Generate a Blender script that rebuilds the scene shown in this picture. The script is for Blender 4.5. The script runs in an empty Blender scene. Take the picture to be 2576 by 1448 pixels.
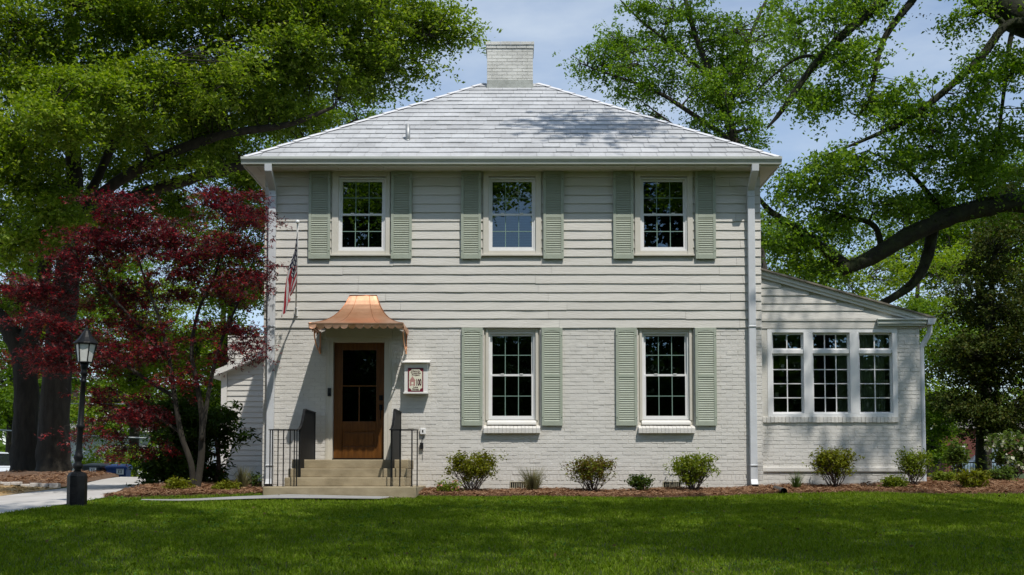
import bpy, math, random
import numpy as np
from mathutils import Vector, Matrix
random.seed(7); rng = np.random.default_rng(11)
S = bpy.context.scene
COL = S.collection
R = math.radians
# ------------------------------------------------------------------ camera, light, exposure
F, PITCH, CY, CZ, Y0 = 2880.0, R(3.1), -20.0, 0.25, 1039.0     # focal length and optical axis in photo units (2576 wide)
cam = bpy.data.cameras.new('camera'); cam.sensor_width = 36; cam.sensor_fit = 'HORIZONTAL'
cam.lens = F/2576*36; cam.shift_y = (Y0-724)/2576; cam.clip_end = 3000; cam.clip_start = .05
camo = bpy.data.objects.new('camera', cam); COL.objects.link(camo)
camo.location = (0, CY, CZ); camo.rotation_euler = (R(90)+PITCH, 0, 0); S.camera = camo
SUN = Vector((.55, -1, 1.87)).normalized()                     # towards the sun
w = bpy.data.worlds.new('World'); S.world = w; w.use_nodes = True
nt = w.node_tree; nt.nodes.clear()
def N(t, ty, **kw):
    n = t.nodes.new(ty)
    for k, v in kw.items():
        if k.startswith('i_'): n.inputs[k[2:].replace('_', ' ')].default_value = v
        else: setattr(n, k, v)
    return n
sky = N(nt, 'ShaderNodeTexSky', sky_type='NISHITA', sun_disc=False, sun_elevation=math.asin(SUN.z), sun_rotation=math.atan2(SUN.x, SUN.y))
sky.air_density = 1.0; sky.dust_density = .2; sky.ozone_density = 3.0
tc = N(nt, 'ShaderNodeTexCoord'); mp = N(nt, 'ShaderNodeMapping'); mp.inputs['Scale'].default_value = (1.6, 1.6, 4.5); mp.inputs['Location'].default_value = (.35, .2, .4)
no = N(nt, 'ShaderNodeTexNoise', i_Scale=2.2, i_Detail=7, i_Roughness=.55)
rp = N(nt, 'ShaderNodeValToRGB'); rp.color_ramp.elements[0].position = .42; rp.color_ramp.elements[1].position = .72; rp.color_ramp.elements[0].color = (.20,.20,.20,1); rp.color_ramp.elements[1].color = (.95,.95,.95,1)
mx = N(nt, 'ShaderNodeMixRGB'); mx.inputs[2].default_value = (4.3, 4.95, 5.75, 1)
bg = N(nt, 'ShaderNodeBackground', i_Strength=.135); ow = N(nt, 'ShaderNodeOutputWorld')
L = nt.links.new
L(tc.outputs['Generated'], mp.inputs['Vector']); L(mp.outputs[0], no.inputs['Vector']); L(no.outputs['Fac'], rp.inputs[0])
L(rp.outputs[0], mx.inputs[0]); L(sky.outputs[0], mx.inputs[1]); L(mx.outputs[0], bg.inputs[0]); L(bg.outputs[0], ow.inputs[0])
sl = bpy.data.lights.new('sun', 'SUN'); sl.energy = 3.7; sl.angle = R(.7); sl.color = (1, .95, .88)
so = bpy.data.objects.new('sun', sl); COL.objects.link(so); so.rotation_euler = SUN.to_track_quat('Z', 'Y').to_euler(); so.location = (10, -20, 30)
S.view_settings.view_transform = 'Standard'; S.view_settings.look = 'None'; S.view_settings.gamma = 1; S.view_settings.exposure = 0.16
S.render.engine = 'CYCLES'
cy = S.cycles; cy.max_bounces = 8; cy.diffuse_bounces = 5; cy.glossy_bounces = 3; cy.transmission_bounces = 4; cy.transparent_max_bounces = 8
cy.use_denoising = True; cy.caustics_reflective = False; cy.caustics_refractive = False; cy.sample_clamp_indirect = 4

# ------------------------------------------------------------------ helpers
def at(px, py, Y=0.0):
    "photo pixel (2576 wide) to the point on the plane y = Y"
    u = (px-1288)/F; v = (Y0-py)/F
    dy = math.cos(PITCH)-v*math.sin(PITCH); dz = math.sin(PITCH)+v*math.cos(PITCH)
    t = (Y-CY)/dy
    return Vector((u*t, Y, CZ+dz*t))
# ground heights: thin-plate spline through levelled points
GP = np.array([(0,-1.2,-.1),(0,-4,-.25),(0,-8,-.5),(0,-12,-.82),(0,-18,-1.25),(0,-26,-1.4),(0,-60,-1.6),(-6.1,-4,-.19),(-6.3,-6,-.28),(-8,-1,-.12),
 (-7,-12,-.72),(-12,-6,-.28),(-14,-20,-1.2),(-6.24,-2.5,-.115),(-6.05,-1,.0),(-6.36,1,.07),(-8.5,2,-.02),(-10.1,10,.07),(-10,14,-.1),(-12,18,-.5),(-20,20,-.6),(-30,40,-.6),
 (-11,6.5,.2),(-9.8,2.5,.04),(-13,3,.03),(0,0,-.06),(2.8,0,-.05),(4.4,0,-.0),(-4.4,0,-.03),(0,8,.1),(7.5,0,.07),(7.3,-1.2,-.07),(4,-1.2,-.09),(-4,-2,-.08),(-5.4,-2.2,-.1),(-4.9,-2.9,-.17),(-2,-2.5,-.15),
 (12,-1.2,-.09),(12,3,.05),(14,10,.15),(20,30,.25),(30,80,.3),(0,40,.1),(0,100,.2),(7,-6,-.38),(7,-12,-.85),(14,-8,-.55),(14,-20,-1.3),(-60,60,-.5),(60,60,.3),(60,-40,-1.5),(-60,-40,-1.5)])
def _k(r2): return np.where(r2 > 1e-12, .5*r2*np.log(r2+1e-12), 0)
_P = GP[:, :2]; _n = len(GP)
_A = np.zeros((_n+3, _n+3)); _A[:_n, :_n] = _k(((_P[:, None]-_P[None])**2).sum(-1)) + 1e-3*np.eye(_n)
_A[:_n, _n] = 1; _A[:_n, _n+1:] = _P; _A[_n, :_n] = 1; _A[_n+1:, :_n] = _P.T
_W = np.linalg.solve(_A, np.concatenate([GP[:, 2], [0, 0, 0]]))
def gz(x, y):
    x = np.clip(np.atleast_1d(np.asarray(x, float)), -60, 60); y = np.clip(np.atleast_1d(np.asarray(y, float)), -60, 100)
    q = np.stack([x, y], -1); out = np.empty(len(q))
    for i in range(0, len(q), 20000):
        c = q[i:i+20000]
        out[i:i+20000] = _k(((c[:, None]-_P[None])**2).sum(-1)) @ _W[:_n] + _W[_n] + c @ _W[_n+1:]
    return out
def g1(x, y): return float(gz([x], [y])[0])

ORG = {}
class MB:
    def __init__(s): s.v = []; s.f = []
    def add(s, vs, fs):
        o = len(s.v); s.v += [tuple(v) for v in vs]; s.f += [tuple(i+o for i in f) for f in fs]; return s
    def box(s, x0, x1, y0, y1, z0, z1):
        return s.add([(x0,y0,z0),(x1,y0,z0),(x1,y1,z0),(x0,y1,z0),(x0,y0,z1),(x1,y0,z1),(x1,y1,z1),(x0,y1,z1)],
                     [(3,2,1,0),(4,5,6,7),(0,1,5,4),(1,2,6,5),(2,3,7,6),(3,0,4,7)])
    def obox(s, c, ax, h):
        c = Vector(c); X, Y, Z = [Vector(a)*b for a, b in zip(ax, h)]
        vs = [c+X*i+Y*j+Z*k for k in (-1,1) for i, j in ((-1,-1),(1,-1),(1,1),(-1,1))]
        return s.add(vs, [(3,2,1,0),(4,5,6,7),(0,1,5,4),(1,2,6,5),(2,3,7,6),(3,0,4,7)])
    def quad(s, a, b, c, d): return s.add([a, b, c, d], [(0,1,2,3)])
    def prism(s, pts, off):
        n = len(pts); off = Vector(off); p = [Vector(q) for q in pts]
        return s.add(p+[q+off for q in p], [tuple(range(n))[::-1], tuple(range(n, 2*n))]+[(i, (i+1) % n, n+(i+1) % n, n+i) for i in range(n)])
    def tube(s, pts, rad, n=8, cap=True, lump=0):
        pts = [Vector(p) for p in pts]; m = len(pts)
        if not hasattr(rad, '__len__'): rad = [rad]*m
        t0 = (pts[1]-pts[0]).normalized(); up = Vector((0,0,1)) if abs(t0.z) < .9 else Vector((0,1,0))
        a = t0.cross(up).normalized(); vs = []
        for i in range(m):
            t = (pts[min(i+1, m-1)]-pts[max(i-1, 0)])
            t = t.normalized() if t.length > 1e-9 else t0
            a = (a-t*a.dot(t)); a = a.normalized() if a.length > 1e-6 else t.orthogonal().normalized(); b = t.cross(a)
            for k in range(n):
                q = 2*math.pi*k/n; vs.append(pts[i]+(a*math.cos(q)+b*math.sin(q))*rad[i]*(1 if not lump else 1+lump*(math.sin(3*q+i*.7)*.5+math.sin(5*q-i*1.1)*.35+math.sin(i*.9+2*q)*.4+random.gauss(0,.3))))
        fs = [(i*n+k, i*n+(k+1) % n, (i+1)*n+(k+1) % n, (i+1)*n+k) for i in range(m-1) for k in range(n)]
        if cap: fs += [tuple(range(n))[::-1], tuple(range((m-1)*n, m*n))]
        return s.add(vs, fs)
    def lathe(s, prof, c=(0,0,0), n=16, rot=0.0):
        c = Vector(c); vs = [c+Vector((r*math.cos(rot+2*math.pi*k/n), r*math.sin(rot+2*math.pi*k/n), z)) for r, z in prof for k in range(n)]
        m = len(prof)
        return s.add(vs, [(i*n+k, i*n+(k+1) % n, (i+1)*n+(k+1) % n, (i+1)*n+k) for i in range(m-1) for k in range(n)]+[tuple(range(n))[::-1], tuple(range((m-1)*n, m*n))])
    def grid(s, rows):
        m, n = len(rows), len(rows[0])
        return s.add([p for r in rows for p in r], [(i*n+j, i*n+j+1, (i+1)*n+j+1, (i+1)*n+j) for i in range(m-1) for j in range(n-1)])
    def ball(s, c, r, n=12):
        rs = r if hasattr(r, '__len__') else (r, r, r); m = n//2; c = Vector(c)
        vs = [c+Vector((rs[0]*math.sin(math.pi*i/m)*math.cos(2*math.pi*k/n), rs[1]*math.sin(math.pi*i/m)*math.sin(2*math.pi*k/n), rs[2]*math.cos(math.pi*i/m))) for i in range(m+1) for k in range(n)]
        return s.add(vs, [(i*n+k, (i+1)*n+k, (i+1)*n+(k+1) % n, i*n+(k+1) % n) for i in range(m) for k in range(n)])
    def build(s, name, mat, parent=None, smooth=False, bevel=0, label=None):
        me = bpy.data.meshes.new(name); o0 = ORG.get(parent.name, Vector()) if parent else Vector()
        me.from_pydata([tuple(Vector(v)-o0) for v in s.v], [], s.f); me.validate(); me.materials.append(mat)
        ob = bpy.data.objects.new(name, me); COL.objects.link(ob)
        if parent: ob.parent = parent
        ORG[ob.name] = o0
        if smooth: me.polygons.foreach_set('use_smooth', [True]*len(me.polygons))
        if bevel:
            b = ob.modifiers.new('bevel', 'BEVEL'); b.width = bevel; b.segments = 2; b.limit_method = 'ANGLE'; b.angle_limit = R(40)
        if label: ob['label'] = label
        return ob
def thing(name, label, cat, loc=(0,0,0), group=None, kind=None):
    o = bpy.data.objects.new(name, None); COL.objects.link(o); o.location = loc; o.empty_display_size = .2
    ORG[o.name] = Vector(loc); o['label'] = label; o['category'] = cat
    if group: o['group'] = group
    if kind: o['kind'] = kind
    return o
def tag(o, label=None, cat=None, group=None, kind=None):
    for k, v in (('label', label), ('category', cat), ('group', group), ('kind', kind)):
        if v: o[k] = v
    return o
def npmesh(name, V, nv, mat, parent=None, kind=None):
    "V: (faces*nv, 3) separate polygons of nv corners"
    V = np.asarray(V, np.float32)
    if parent: V = V-np.array(ORG.get(parent.name, Vector()), np.float32)
    me = bpy.data.meshes.new(name); n = len(V); p = n//nv
    me.vertices.add(n); me.vertices.foreach_set('co', V.ravel()); me.loops.add(n); me.loops.foreach_set('vertex_index', np.arange(n, dtype=np.int32))
    me.polygons.add(p); me.polygons.foreach_set('loop_start', np.arange(0, n, nv, dtype=np.int32))
    try: me.polygons.foreach_set('loop_total', np.full(p, nv, np.int32))
    except Exception: pass
    me.update(calc_edges=True); me.materials.append(mat)
    ob = bpy.data.objects.new(name, me); COL.objects.link(ob)
    if parent: ob.parent = parent
    if kind: ob['kind'] = kind
    ORG[ob.name] = ORG.get(parent.name, Vector()) if parent else Vector()
    return ob

# ------------------------------------------------------------------ materials
def mat(name, c1, c2=None, rough=.6, scale=6, bump=0, bscale=60, metal=0, spec=.5, stretch=(1,1,1), detail=5, ramp=(.35,.65), coat=0):
    m = bpy.data.materials.new(name); m.use_nodes = True; t = m.node_tree; b = t.nodes['Principled BSDF']; l = t.links.new
    b.inputs['Roughness'].default_value = rough; b.inputs['Metallic'].default_value = metal; b.inputs['Specular IOR Level'].default_value = spec
    b.inputs['Base Color'].default_value = (*c1, 1)
    if coat: b.inputs['Coat Weight'].default_value = coat; b.inputs['Coat Roughness'].default_value = .08
    tc = N(t, 'ShaderNodeTexCoord'); mp = N(t, 'ShaderNodeMapping'); mp.inputs['Scale'].default_value = stretch; l(tc.outputs['Object'], mp.inputs[0])
    if c2:
        n = N(t, 'ShaderNodeTexNoise', i_Scale=scale, i_Detail=detail, i_Roughness=.6); l(mp.outputs[0], n.inputs['Vector'])
        r = N(t, 'ShaderNodeValToRGB'); r.color_ramp.elements[0].position = ramp[0]; r.color_ramp.elements[1].position = ramp[1]
        r.color_ramp.elements[0].color = (*c1, 1); r.color_ramp.elements[1].color = (*c2, 1)
        l(n.outputs['Fac'], r.inputs[0]); l(r.outputs[0], b.inputs['Base Color'])
    if bump:
        n2 = N(t, 'ShaderNodeTexNoise', i_Scale=bscale, i_Detail=4); l(mp.outputs[0], n2.inputs['Vector'])
        bp = N(t, 'ShaderNodeBump', i_Strength=bump, i_Distance=.02); l(n2.outputs['Fac'], bp.inputs['Height']); l(bp.outputs[0], b.inputs['Normal'])
    return m
def island_mix(m, lo=.85, hi=1.08):
    "multiply base colour by a random value per loose piece"
    t = m.node_tree; b = t.nodes['Principled BSDF']; l = t.links.new
    g = N(t, 'ShaderNodeNewGeometry'); mr = N(t, 'ShaderNodeMapRange', i_To_Min=lo, i_To_Max=hi); l(g.outputs['Random Per Island'], mr.inputs[0])
    x = N(t, 'ShaderNodeMixRGB', blend_type='MULTIPLY', i_Fac=1)
    if b.inputs['Base Color'].links: l(b.inputs['Base Color'].links[0].from_socket, x.inputs[1])
    else: x.inputs[1].default_value = b.inputs['Base Color'].default_value
    l(mr.outputs[0], x.inputs[2]); l(x.outputs[0], b.inputs['Base Color']); return m
def leafmat(name, cols, trans=.35, rough=.6, tcol=None, spec=.12):
    m = bpy.data.materials.new(name); m.use_nodes = True; t = m.node_tree; b = t.nodes['Principled BSDF']; l = t.links.new; o = t.nodes['Material Output']
    g = N(t, 'ShaderNodeNewGeometry'); r = N(t, 'ShaderNodeValToRGB'); cr = r.color_ramp
    while len(cr.elements) < len(cols): cr.elements.new(.5)
    for i, c in enumerate(cols): cr.elements[i].position = i/max(1, len(cols)-1); cr.elements[i].color = (*c, 1)
    l(g.outputs['Random Per Island'], r.inputs[0]); l(r.outputs[0], b.inputs['Base Color'])
    b.inputs['Roughness'].default_value = rough; b.inputs['Specular IOR Level'].default_value = spec
    tr = N(t, 'ShaderNodeBsdfTranslucent'); hs = N(t, 'ShaderNodeHueSaturation', i_Hue=.485, i_Saturation=1.1, i_Value=1.5); l(r.outputs[0], hs.inputs['Color']); l(hs.outputs[0], tr.inputs[0])
    ms = N(t, 'ShaderNodeMixShader', i_Fac=trans); l(b.outputs[0], ms.inputs[1]); l(tr.outputs[0], ms.inputs[2]); l(ms.outputs[0], o.inputs[0])
    return m
def glassmat(name, tint, power=1.7, base=.05, wob=.0):
    m = bpy.data.materials.new(name); m.use_nodes = True; t = m.node_tree; t.nodes.remove(t.nodes['Principled BSDF']); l = t.links.new; o = t.nodes['Material Output']
    lw = N(t, 'ShaderNodeFresnel', i_IOR=1.5); ma = N(t, 'ShaderNodeMath', operation='MULTIPLY_ADD'); ma.inputs[1].default_value = power; ma.inputs[2].default_value = base
    gl = N(t, 'ShaderNodeBsdfGlossy', i_Roughness=.0); gl.inputs['Color'].default_value = (.62, .76, .92, 1); tr = N(t, 'ShaderNodeBsdfTransparent'); tr.inputs[0].default_value = (*tint, 1)
    ms = N(t, 'ShaderNodeMixShader'); l(lw.outputs[0], ma.inputs[0]); l(ma.outputs[0], ms.inputs[0]); l(tr.outputs[0], ms.inputs[1]); l(gl.outputs[0], ms.inputs[2]); l(ms.outputs[0], o.inputs[0])
    if wob:
        tc = N(t, 'ShaderNodeTexCoord'); n = N(t, 'ShaderNodeTexNoise', i_Scale=2.5, i_Detail=1); l(tc.outputs['Object'], n.inputs['Vector'])
        bp = N(t, 'ShaderNodeBump', i_Strength=wob, i_Distance=.02); l(n.outputs['Fac'], bp.inputs['Height']); l(bp.outputs[0], gl.inputs['Normal'])
    return m
M = {}
M['brick'] = island_mix(mat('painted_brick', (.615,.595,.55), (.665,.645,.60), .6, 3, .2, 45), .97, 1.025)
M['mortar'] = mat('painted_mortar', (.59,.57,.53), (.64,.62,.58), .7, 8, .4, 40)
M['siding'] = island_mix(mat('painted_siding', (.56,.54,.49), (.60,.58,.53), .55, 2, .25, 30, stretch=(.3,1,3)), .96, 1.03)
M['trim'] = mat('white_trim', (.68,.66,.61), (.72,.70,.66), .45, 3, .05, 20)
M['beige'] = mat('beige_casing', (.58,.55,.47), (.62,.59,.52), .5, 3, .05, 20)
M['vinyl'] = mat('white_vinyl', (.74,.74,.73), (.78,.78,.77), .4, 3)
M['metalwhite'] = mat('white_metal', (.56,.58,.60), (.62,.64,.66), .35, 4, .03, 12)
M['gutter'] = mat('gutter_paint', (.50,.53,.48), (.56,.58,.53), .4, 3)
M['soffit'] = mat('soffit_paint', (.66,.63,.56), (.7,.67,.6), .6, 2)
M['sage'] = mat('sage_paint', (.325,.362,.287), (.365,.402,.327), .5, 5, .05, 30)
M['louver'] = mat('sage_louver', (.44,.48,.385), (.48,.52,.425), .5, 5)
M['wood'] = mat('stained_wood', (.090,.034,.006), (.155,.060,.011), .4, 5, .15, 40, stretch=(6,6,.6), coat=.08, spec=.3)
M['iron'] = mat('black_iron', (.006,.0065,.007), (.014,.015,.016), .42, 8, .1, 60, spec=.15)
M['ironpanel'] = mat('black_panel', (.010,.011,.012), (.015,.016,.017), .6, 6, spec=.1)
M['concrete'] = mat('step_concrete', (.23,.185,.11), (.37,.305,.195), .9, 2.6, .5, 90, ramp=(.3,.6), stretch=(1,1,1.6))
M['copper'] = mat('copper', (.68,.33,.17), (.85,.49,.30), .36, 2.2, .08, 14, metal=1, ramp=(.3,.6))
M['seam'] = mat('copper_seam', (.35,.14,.07), (.5,.22,.12), .4, 6, metal=1)
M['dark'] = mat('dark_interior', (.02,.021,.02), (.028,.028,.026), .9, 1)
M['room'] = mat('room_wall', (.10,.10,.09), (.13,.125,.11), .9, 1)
M['blind'] = mat('blind_slat', (.10,.115,.10), (.13,.145,.13), .5, 3)
M['curtain'] = mat('curtain_cloth', (.55,.57,.5), (.7,.72,.64), .9, 4)
M['grille'] = mat('window_grille', (.17,.27,.22), (.20,.30,.25), .5, 4)
M['glass'] = glassmat('window_glass', (.50,.60,.56), 2.6, .02, .012)
M['sunglass'] = glassmat('sunroom_glass', (.85,.90,.86), 3.0, .03, .012)
M['doorglass'] = glassmat('door_glass', (.35,.42,.36), 1.2, .005, .04)
M['galv'] = mat('galvanised', (.30,.31,.31), (.38,.39,.39), .5, 9, metal=.5)
M['black'] = mat('black_plastic', (.010,.010,.011), (.016,.016,.017), .35, 5)
M['whiteplastic'] = mat('white_plastic', (.78,.78,.77), None, .35)
M['signwhite'] = mat('sign_box_paint', (.74,.73,.70), (.78,.77,.74), .4, 3)
M['cream'] = mat('sign_cream', (.72,.70,.56), None, .45)
M['maroon'] = mat('sign_maroon', (.16,.012,.03), None, .4)
M['ink'] = mat('sign_ink', (.06,.008,.016), None, .5)
M['pinkink'] = mat('sign_pink_ink', (.36,.17,.15), (.5,.28,.25), .5, 200)
M['bark'] = mat('bark', (.017,.014,.009), (.038,.032,.022), .95, 9, 1.0, 22, stretch=(1,1,.25))
M['barkdark'] = mat('mossy_bark', (.010,.009,.004), (.022,.030,.006), .95, 6, 1.0, 18)
M['barkgrey'] = mat('grey_bark', (.026,.021,.015), (.06,.05,.037), .95, 8, .8, 25, stretch=(1,1,.4))
M['stem'] = mat('shrub_stem', (.045,.026,.018), (.09,.06,.045), .9, 20)
M['asphaltgrey'] = mat('drive_concrete', (.40,.38,.35), (.50,.48,.45), .9, 1.3, .25, 80)
M['walk'] = mat('walk_concrete', (.24,.24,.225), (.31,.305,.29), .9, 3, .3, 80)
M['redbrick'] = mat('red_brick', (.11,.032,.024), (.16,.055,.04), .9, 10, .2, 40)
M['straw'] = mat('dry_straw', (.36,.24,.11), (.50,.36,.18), .95, 9, .9, 60)
M['mulch'] = mat('pine_straw_bed', (.075,.04,.02), (.17,.095,.05), .95, 14, 1.0, 70)
M['soil'] = mat('lawn_soil', (.026,.040,.003), (.040,.060,.005), .95, 3, .6, 50)

# ------------------------------------------------------------------ ground
def ax(lo, hi, fine0, fine1, st):
    return np.unique(np.round(np.concatenate([np.linspace(lo, fine0, 26), np.arange(fine0, fine1, st), np.linspace(fine1, hi, 26)]), 4))
gx = ax(-600, 600, -18, 18, .45); gy = ax(-300, 900, -22, 24, .45)
GX, GY = np.meshgrid(gx, gy); GZ = gz(GX.ravel(), GY.ravel()).reshape(GX.shape)
mb = MB(); mb.grid([[(GX[i, j], GY[i, j], GZ[i, j]) for j in range(len(gx))] for i in range(len(gy))])
tag(mb.build('ground', M['soil'], smooth=True), kind='structure')
def resample(pl, n):
    p = np.array(pl, float); d = np.concatenate([[0], np.cumsum(np.linalg.norm(np.diff(p, axis=0), axis=1))]); t = np.linspace(0, d[-1], n)
    return np.stack([np.interp(t, d, p[:, k]) for k in range(2)], -1)
def strip(A, B, na, nb, dz, hump=0, noise=0):
    a, b = resample(A, na), resample(B, na); rows = []
    for j in range(nb):
        k = j/(nb-1); q = a*(1-k)+b*k; z = gz(q[:, 0], q[:, 1])+dz+hump*math.sin(math.pi*k)
        if noise: z = z+rng.normal(0, noise, na)*math.sin(math.pi*k)
        rows.append([(q[i, 0], q[i, 1], z[i]) for i in range(na)])
    return MB().grid(rows)
NEAR = [(-7.6,-9.5),(-6.85,-7.5),(-6.5,-6),(-6.3,-4.6),(-6.24,-2.7),(-6.1,-1.2),(-6.3,1),(-6.6,4),(-6.6,16)]
FAR = [(-13.5,-9.5),(-11.5,-6),(-9.6,-2.6),(-8.6,-1),(-8.5,2),(-8.9,6),(-10.1,10),(-10.6,12.5),(-12.5,19)]
tag(strip(NEAR, FAR, 60, 14, .02).build('driveway', M['asphaltgrey'], smooth=True), kind='structure')
tag(strip([(-18,-4),(-11,-3.4),(-9.4,-2.0),(-8.7,-.9)], [(-18,2.6),(-12.5,2.5),(-9.8,2.3),(-8.7,2.1)], 30, 10, .012).build('straw_path', M['straw'], smooth=True), kind='structure')
tag(strip([(-18,2.8),(-12.5,2.7),(-9.8,2.5),(-8.7,2.3),(-8.8,5),(-9.6,8)], [(-18,10),(-14,10),(-12,10),(-11,10),(-10.6,10),(-10.3,10)], 40, 12, .014, .12, .012).build('mulch_mound', M['mulch'], smooth=True), kind='structure')
EDGE = [(-1.62,-1.62),(-.9,-1.55),(0,-1.5),(1,-1.55),(2.4,-1.6),(3.5,-1.42),(4.6,-1.15),(5.6,-1.05),(6.6,-1.25),(8,-1.35),(10,-1.3),(16,-1.2)]
tag(strip(EDGE, [(-1.62,.3),(0,.3),(4.2,.3),(7.2,.3),(7.6,3),(9,5),(16,5.5)], 90, 16, .012, .03, .008).build('mulch_bed', M['mulch'], smooth=True), kind='structure')
LEDGE = [(-6.24,-2.5),(-5.9,-2.42),(-5.36,-2.2),(-4.6,-1.95),(-3.92,-1.75)]
tag(strip(LEDGE, [(-6.12,-1.0),(-6.2,.2),(-6.2,1.5),(-5.0,1.6),(-3.92,.3)], 40, 12, .012, .06, .012).build('flower_bed', M['mulch'], smooth=True), kind='structure')
WA = [(-1.85,-2.12),(-3.45,-2.12),(-3.8,-2.36),(-4.9,-2.74),(-5.5,-2.92)]; WB = [(-2.0,-2.62),(-3.5,-2.78),(-4.1,-2.88),(-4.9,-3.0),(-5.5,-3.04)]
tag(strip(WA, WB, 30, 6, .045).build('walkway', M['walk'], smooth=True), kind='structure')

def in_poly(x, y, poly):
    p = np.array(poly); c = np.zeros(len(x), bool); j = len(p)-1
    for i in range(len(p)):
        xi, yi = p[i]; xj, yj = p[j]
        c ^= ((yi > y) != (yj > y)) & (x < (xj-xi)*(y-yi)/(yj-yi+1e-12)+xi); j = i
    return c
LAWN = [(-14,-19.4),(14,-19.4),(14,-9),(12,-1.2)]+EDGE[::-1][1:]+[(-1.55,-2.1),(-3.92,-2.1)]+LEDGE[::-1]+[(-6.24,-2.7),(-6.3,-4.6),(-6.5,-6),(-6.85,-7.5),(-7.6,-9.5)]
WALK = WA+WB[::-1]
def blades(n, poly, excl, hmin, hmax, wd, lean, dens_fall=True):
    x = rng.uniform(-12, 13, n*3); y = rng.uniform(-11.5, -1.0, n*3)
    k = in_poly(x, y, poly)
    for e in excl: k &= ~in_poly(x, y, e)
    k &= np.abs(x) < .48*(y+20)+1.2
    x, y = x[k][:n], y[k][:n]; n = len(x); z = gz(x, y)
    # patchy growth
    pat = .5+.5*np.sin(x*2.1+1.3*np.sin(y*1.7))*np.sin(y*2.6+1.1*np.sin(x*1.3)); h = rng.uniform(hmin, hmax, n)*(.7+.5*pat)
    a = rng.uniform(0, 2*np.pi, n); d = np.stack([np.cos(a), np.sin(a), 0*a], -1); b = rng.uniform(0, 2*np.pi, n); e = np.stack([np.cos(b), np.sin(b), 0*b], -1)
    P = np.stack([x, y, z], -1); wv = wd*rng.uniform(.7, 1.3, n)[:, None]; up = np.array([0, 0, 1.])
    le = rng.uniform(.1, lean, n)[:, None]
    mid = P+up*h[:, None]*.6+e*h[:, None]*le*.4; tip = P+up*h[:, None]*(1-.3*le)+e*h[:, None]*le
    V = np.stack([P-d*wv, P+d*wv, mid+d*wv*.8, tip, mid-d*wv*.8], 1).reshape(-1, 3)
    return V
gm0 = leafmat('dry_grass_blade', [(.20,.17,.07),(.28,.23,.11)], .3, .8)
gm = leafmat('grass_blade', [(.090,.160,.008),(.130,.22,.012),(.185,.285,.02),(.28,.35,.06)], .35, .7, spec=.05)
npmesh('grass', blades(330000, LAWN, [WALK], .030, .062, .0035, .9), 5, gm, kind='stuff')
npmesh('dry_grass', blades(9000, LAWN, [WALK], .025, .05, .003, 1.6), 5, gm0, kind='stuff')
# broader weed tufts here and there
wx = rng.uniform(-9, 10, 900); wy = rng.uniform(-10.5, -1.8, 900); wk = in_poly(wx, wy, LAWN) & ~in_poly(wx, wy, WALK) & (np.sin(wx*1.1+2)*np.sin(wy*1.4)+.4*np.sin(wx*3.1) > .15)
wx, wy = wx[wk], wy[wk]; wc = np.stack([wx, wy, gz(wx, wy)+.03], -1)
wp = np.repeat(wc, 14, 0)+rng.normal(0, 1, (len(wc)*14, 3))*np.array([.05, .05, .012]); WD = wp
def needles(n, poly, mat, name, lift=.03):
    p = np.array(poly); x = rng.uniform(p[:, 0].min(), p[:, 0].max(), n*3); y = rng.uniform(p[:, 1].min(), p[:, 1].max(), n*3); k = in_poly(x, y, poly)
    x, y = x[k][:n], y[k][:n]; n = len(x)
    z = gz(x, y)+.02+rng.uniform(0, lift, n)+lift*1.3*(.5+.5*np.sin(x*3.1+np.sin(y*4)))*rng.uniform(.2, 1, n)
    a = rng.uniform(0, 2*np.pi, n); t = rng.normal(0, .28, n); l = rng.uniform(.06, .15, n)
    d = np.stack([np.cos(a)*np.cos(t), np.sin(a)*np.cos(t), np.sin(t)], -1)*l[:, None]; s = np.stack([-np.sin(a), np.cos(a), rng.normal(0, .8, n)], -1)*.0019
    P = np.stack([x, y, z], -1); sag = np.array([0, 0, 1.])*(l*.18)[:, None]
    V = np.stack([P-d/2-s, P-d/2+s, P+sag+s, P+d/2, P+sag-s], 1).reshape(-1, 3)
    return npmesh(name, V, 5, mat, kind='stuff')
nm = leafmat('pine_needle', [(.13,.06,.028),(.24,.125,.065),(.35,.21,.12),(.47,.32,.20)], .1, .7)
BEDR = EDGE+[(16,1.5),(7.4,1.5),(7.3,-.02),(-1.62,-.02)]
needles(85000, BEDR, nm, 'pine_straw')
needles(26000, LEDGE+[(-3.92,-.3),(-4.5,1.4),(-6.1,1.4),(-6.14,-1)], nm, 'pine_straw')
needles(16000, [(-16,2.8),(-12.5,2.7),(-9.8,2.5),(-8.8,2.4),(-9.0,5),(-9.8,8),(-13,9)], nm, 'pine_straw', .06)
sm = leafmat('straw_blade', [(.34,.22,.09),(.5,.36,.17),(.62,.48,.26)], .1, .7)
needles(9000, [(-14,-3.6),(-11,-3.4),(-9.4,-2.0),(-8.75,-.9),(-8.75,2.0),(-14,2.4)], sm, 'loose_straw', .015)

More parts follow.
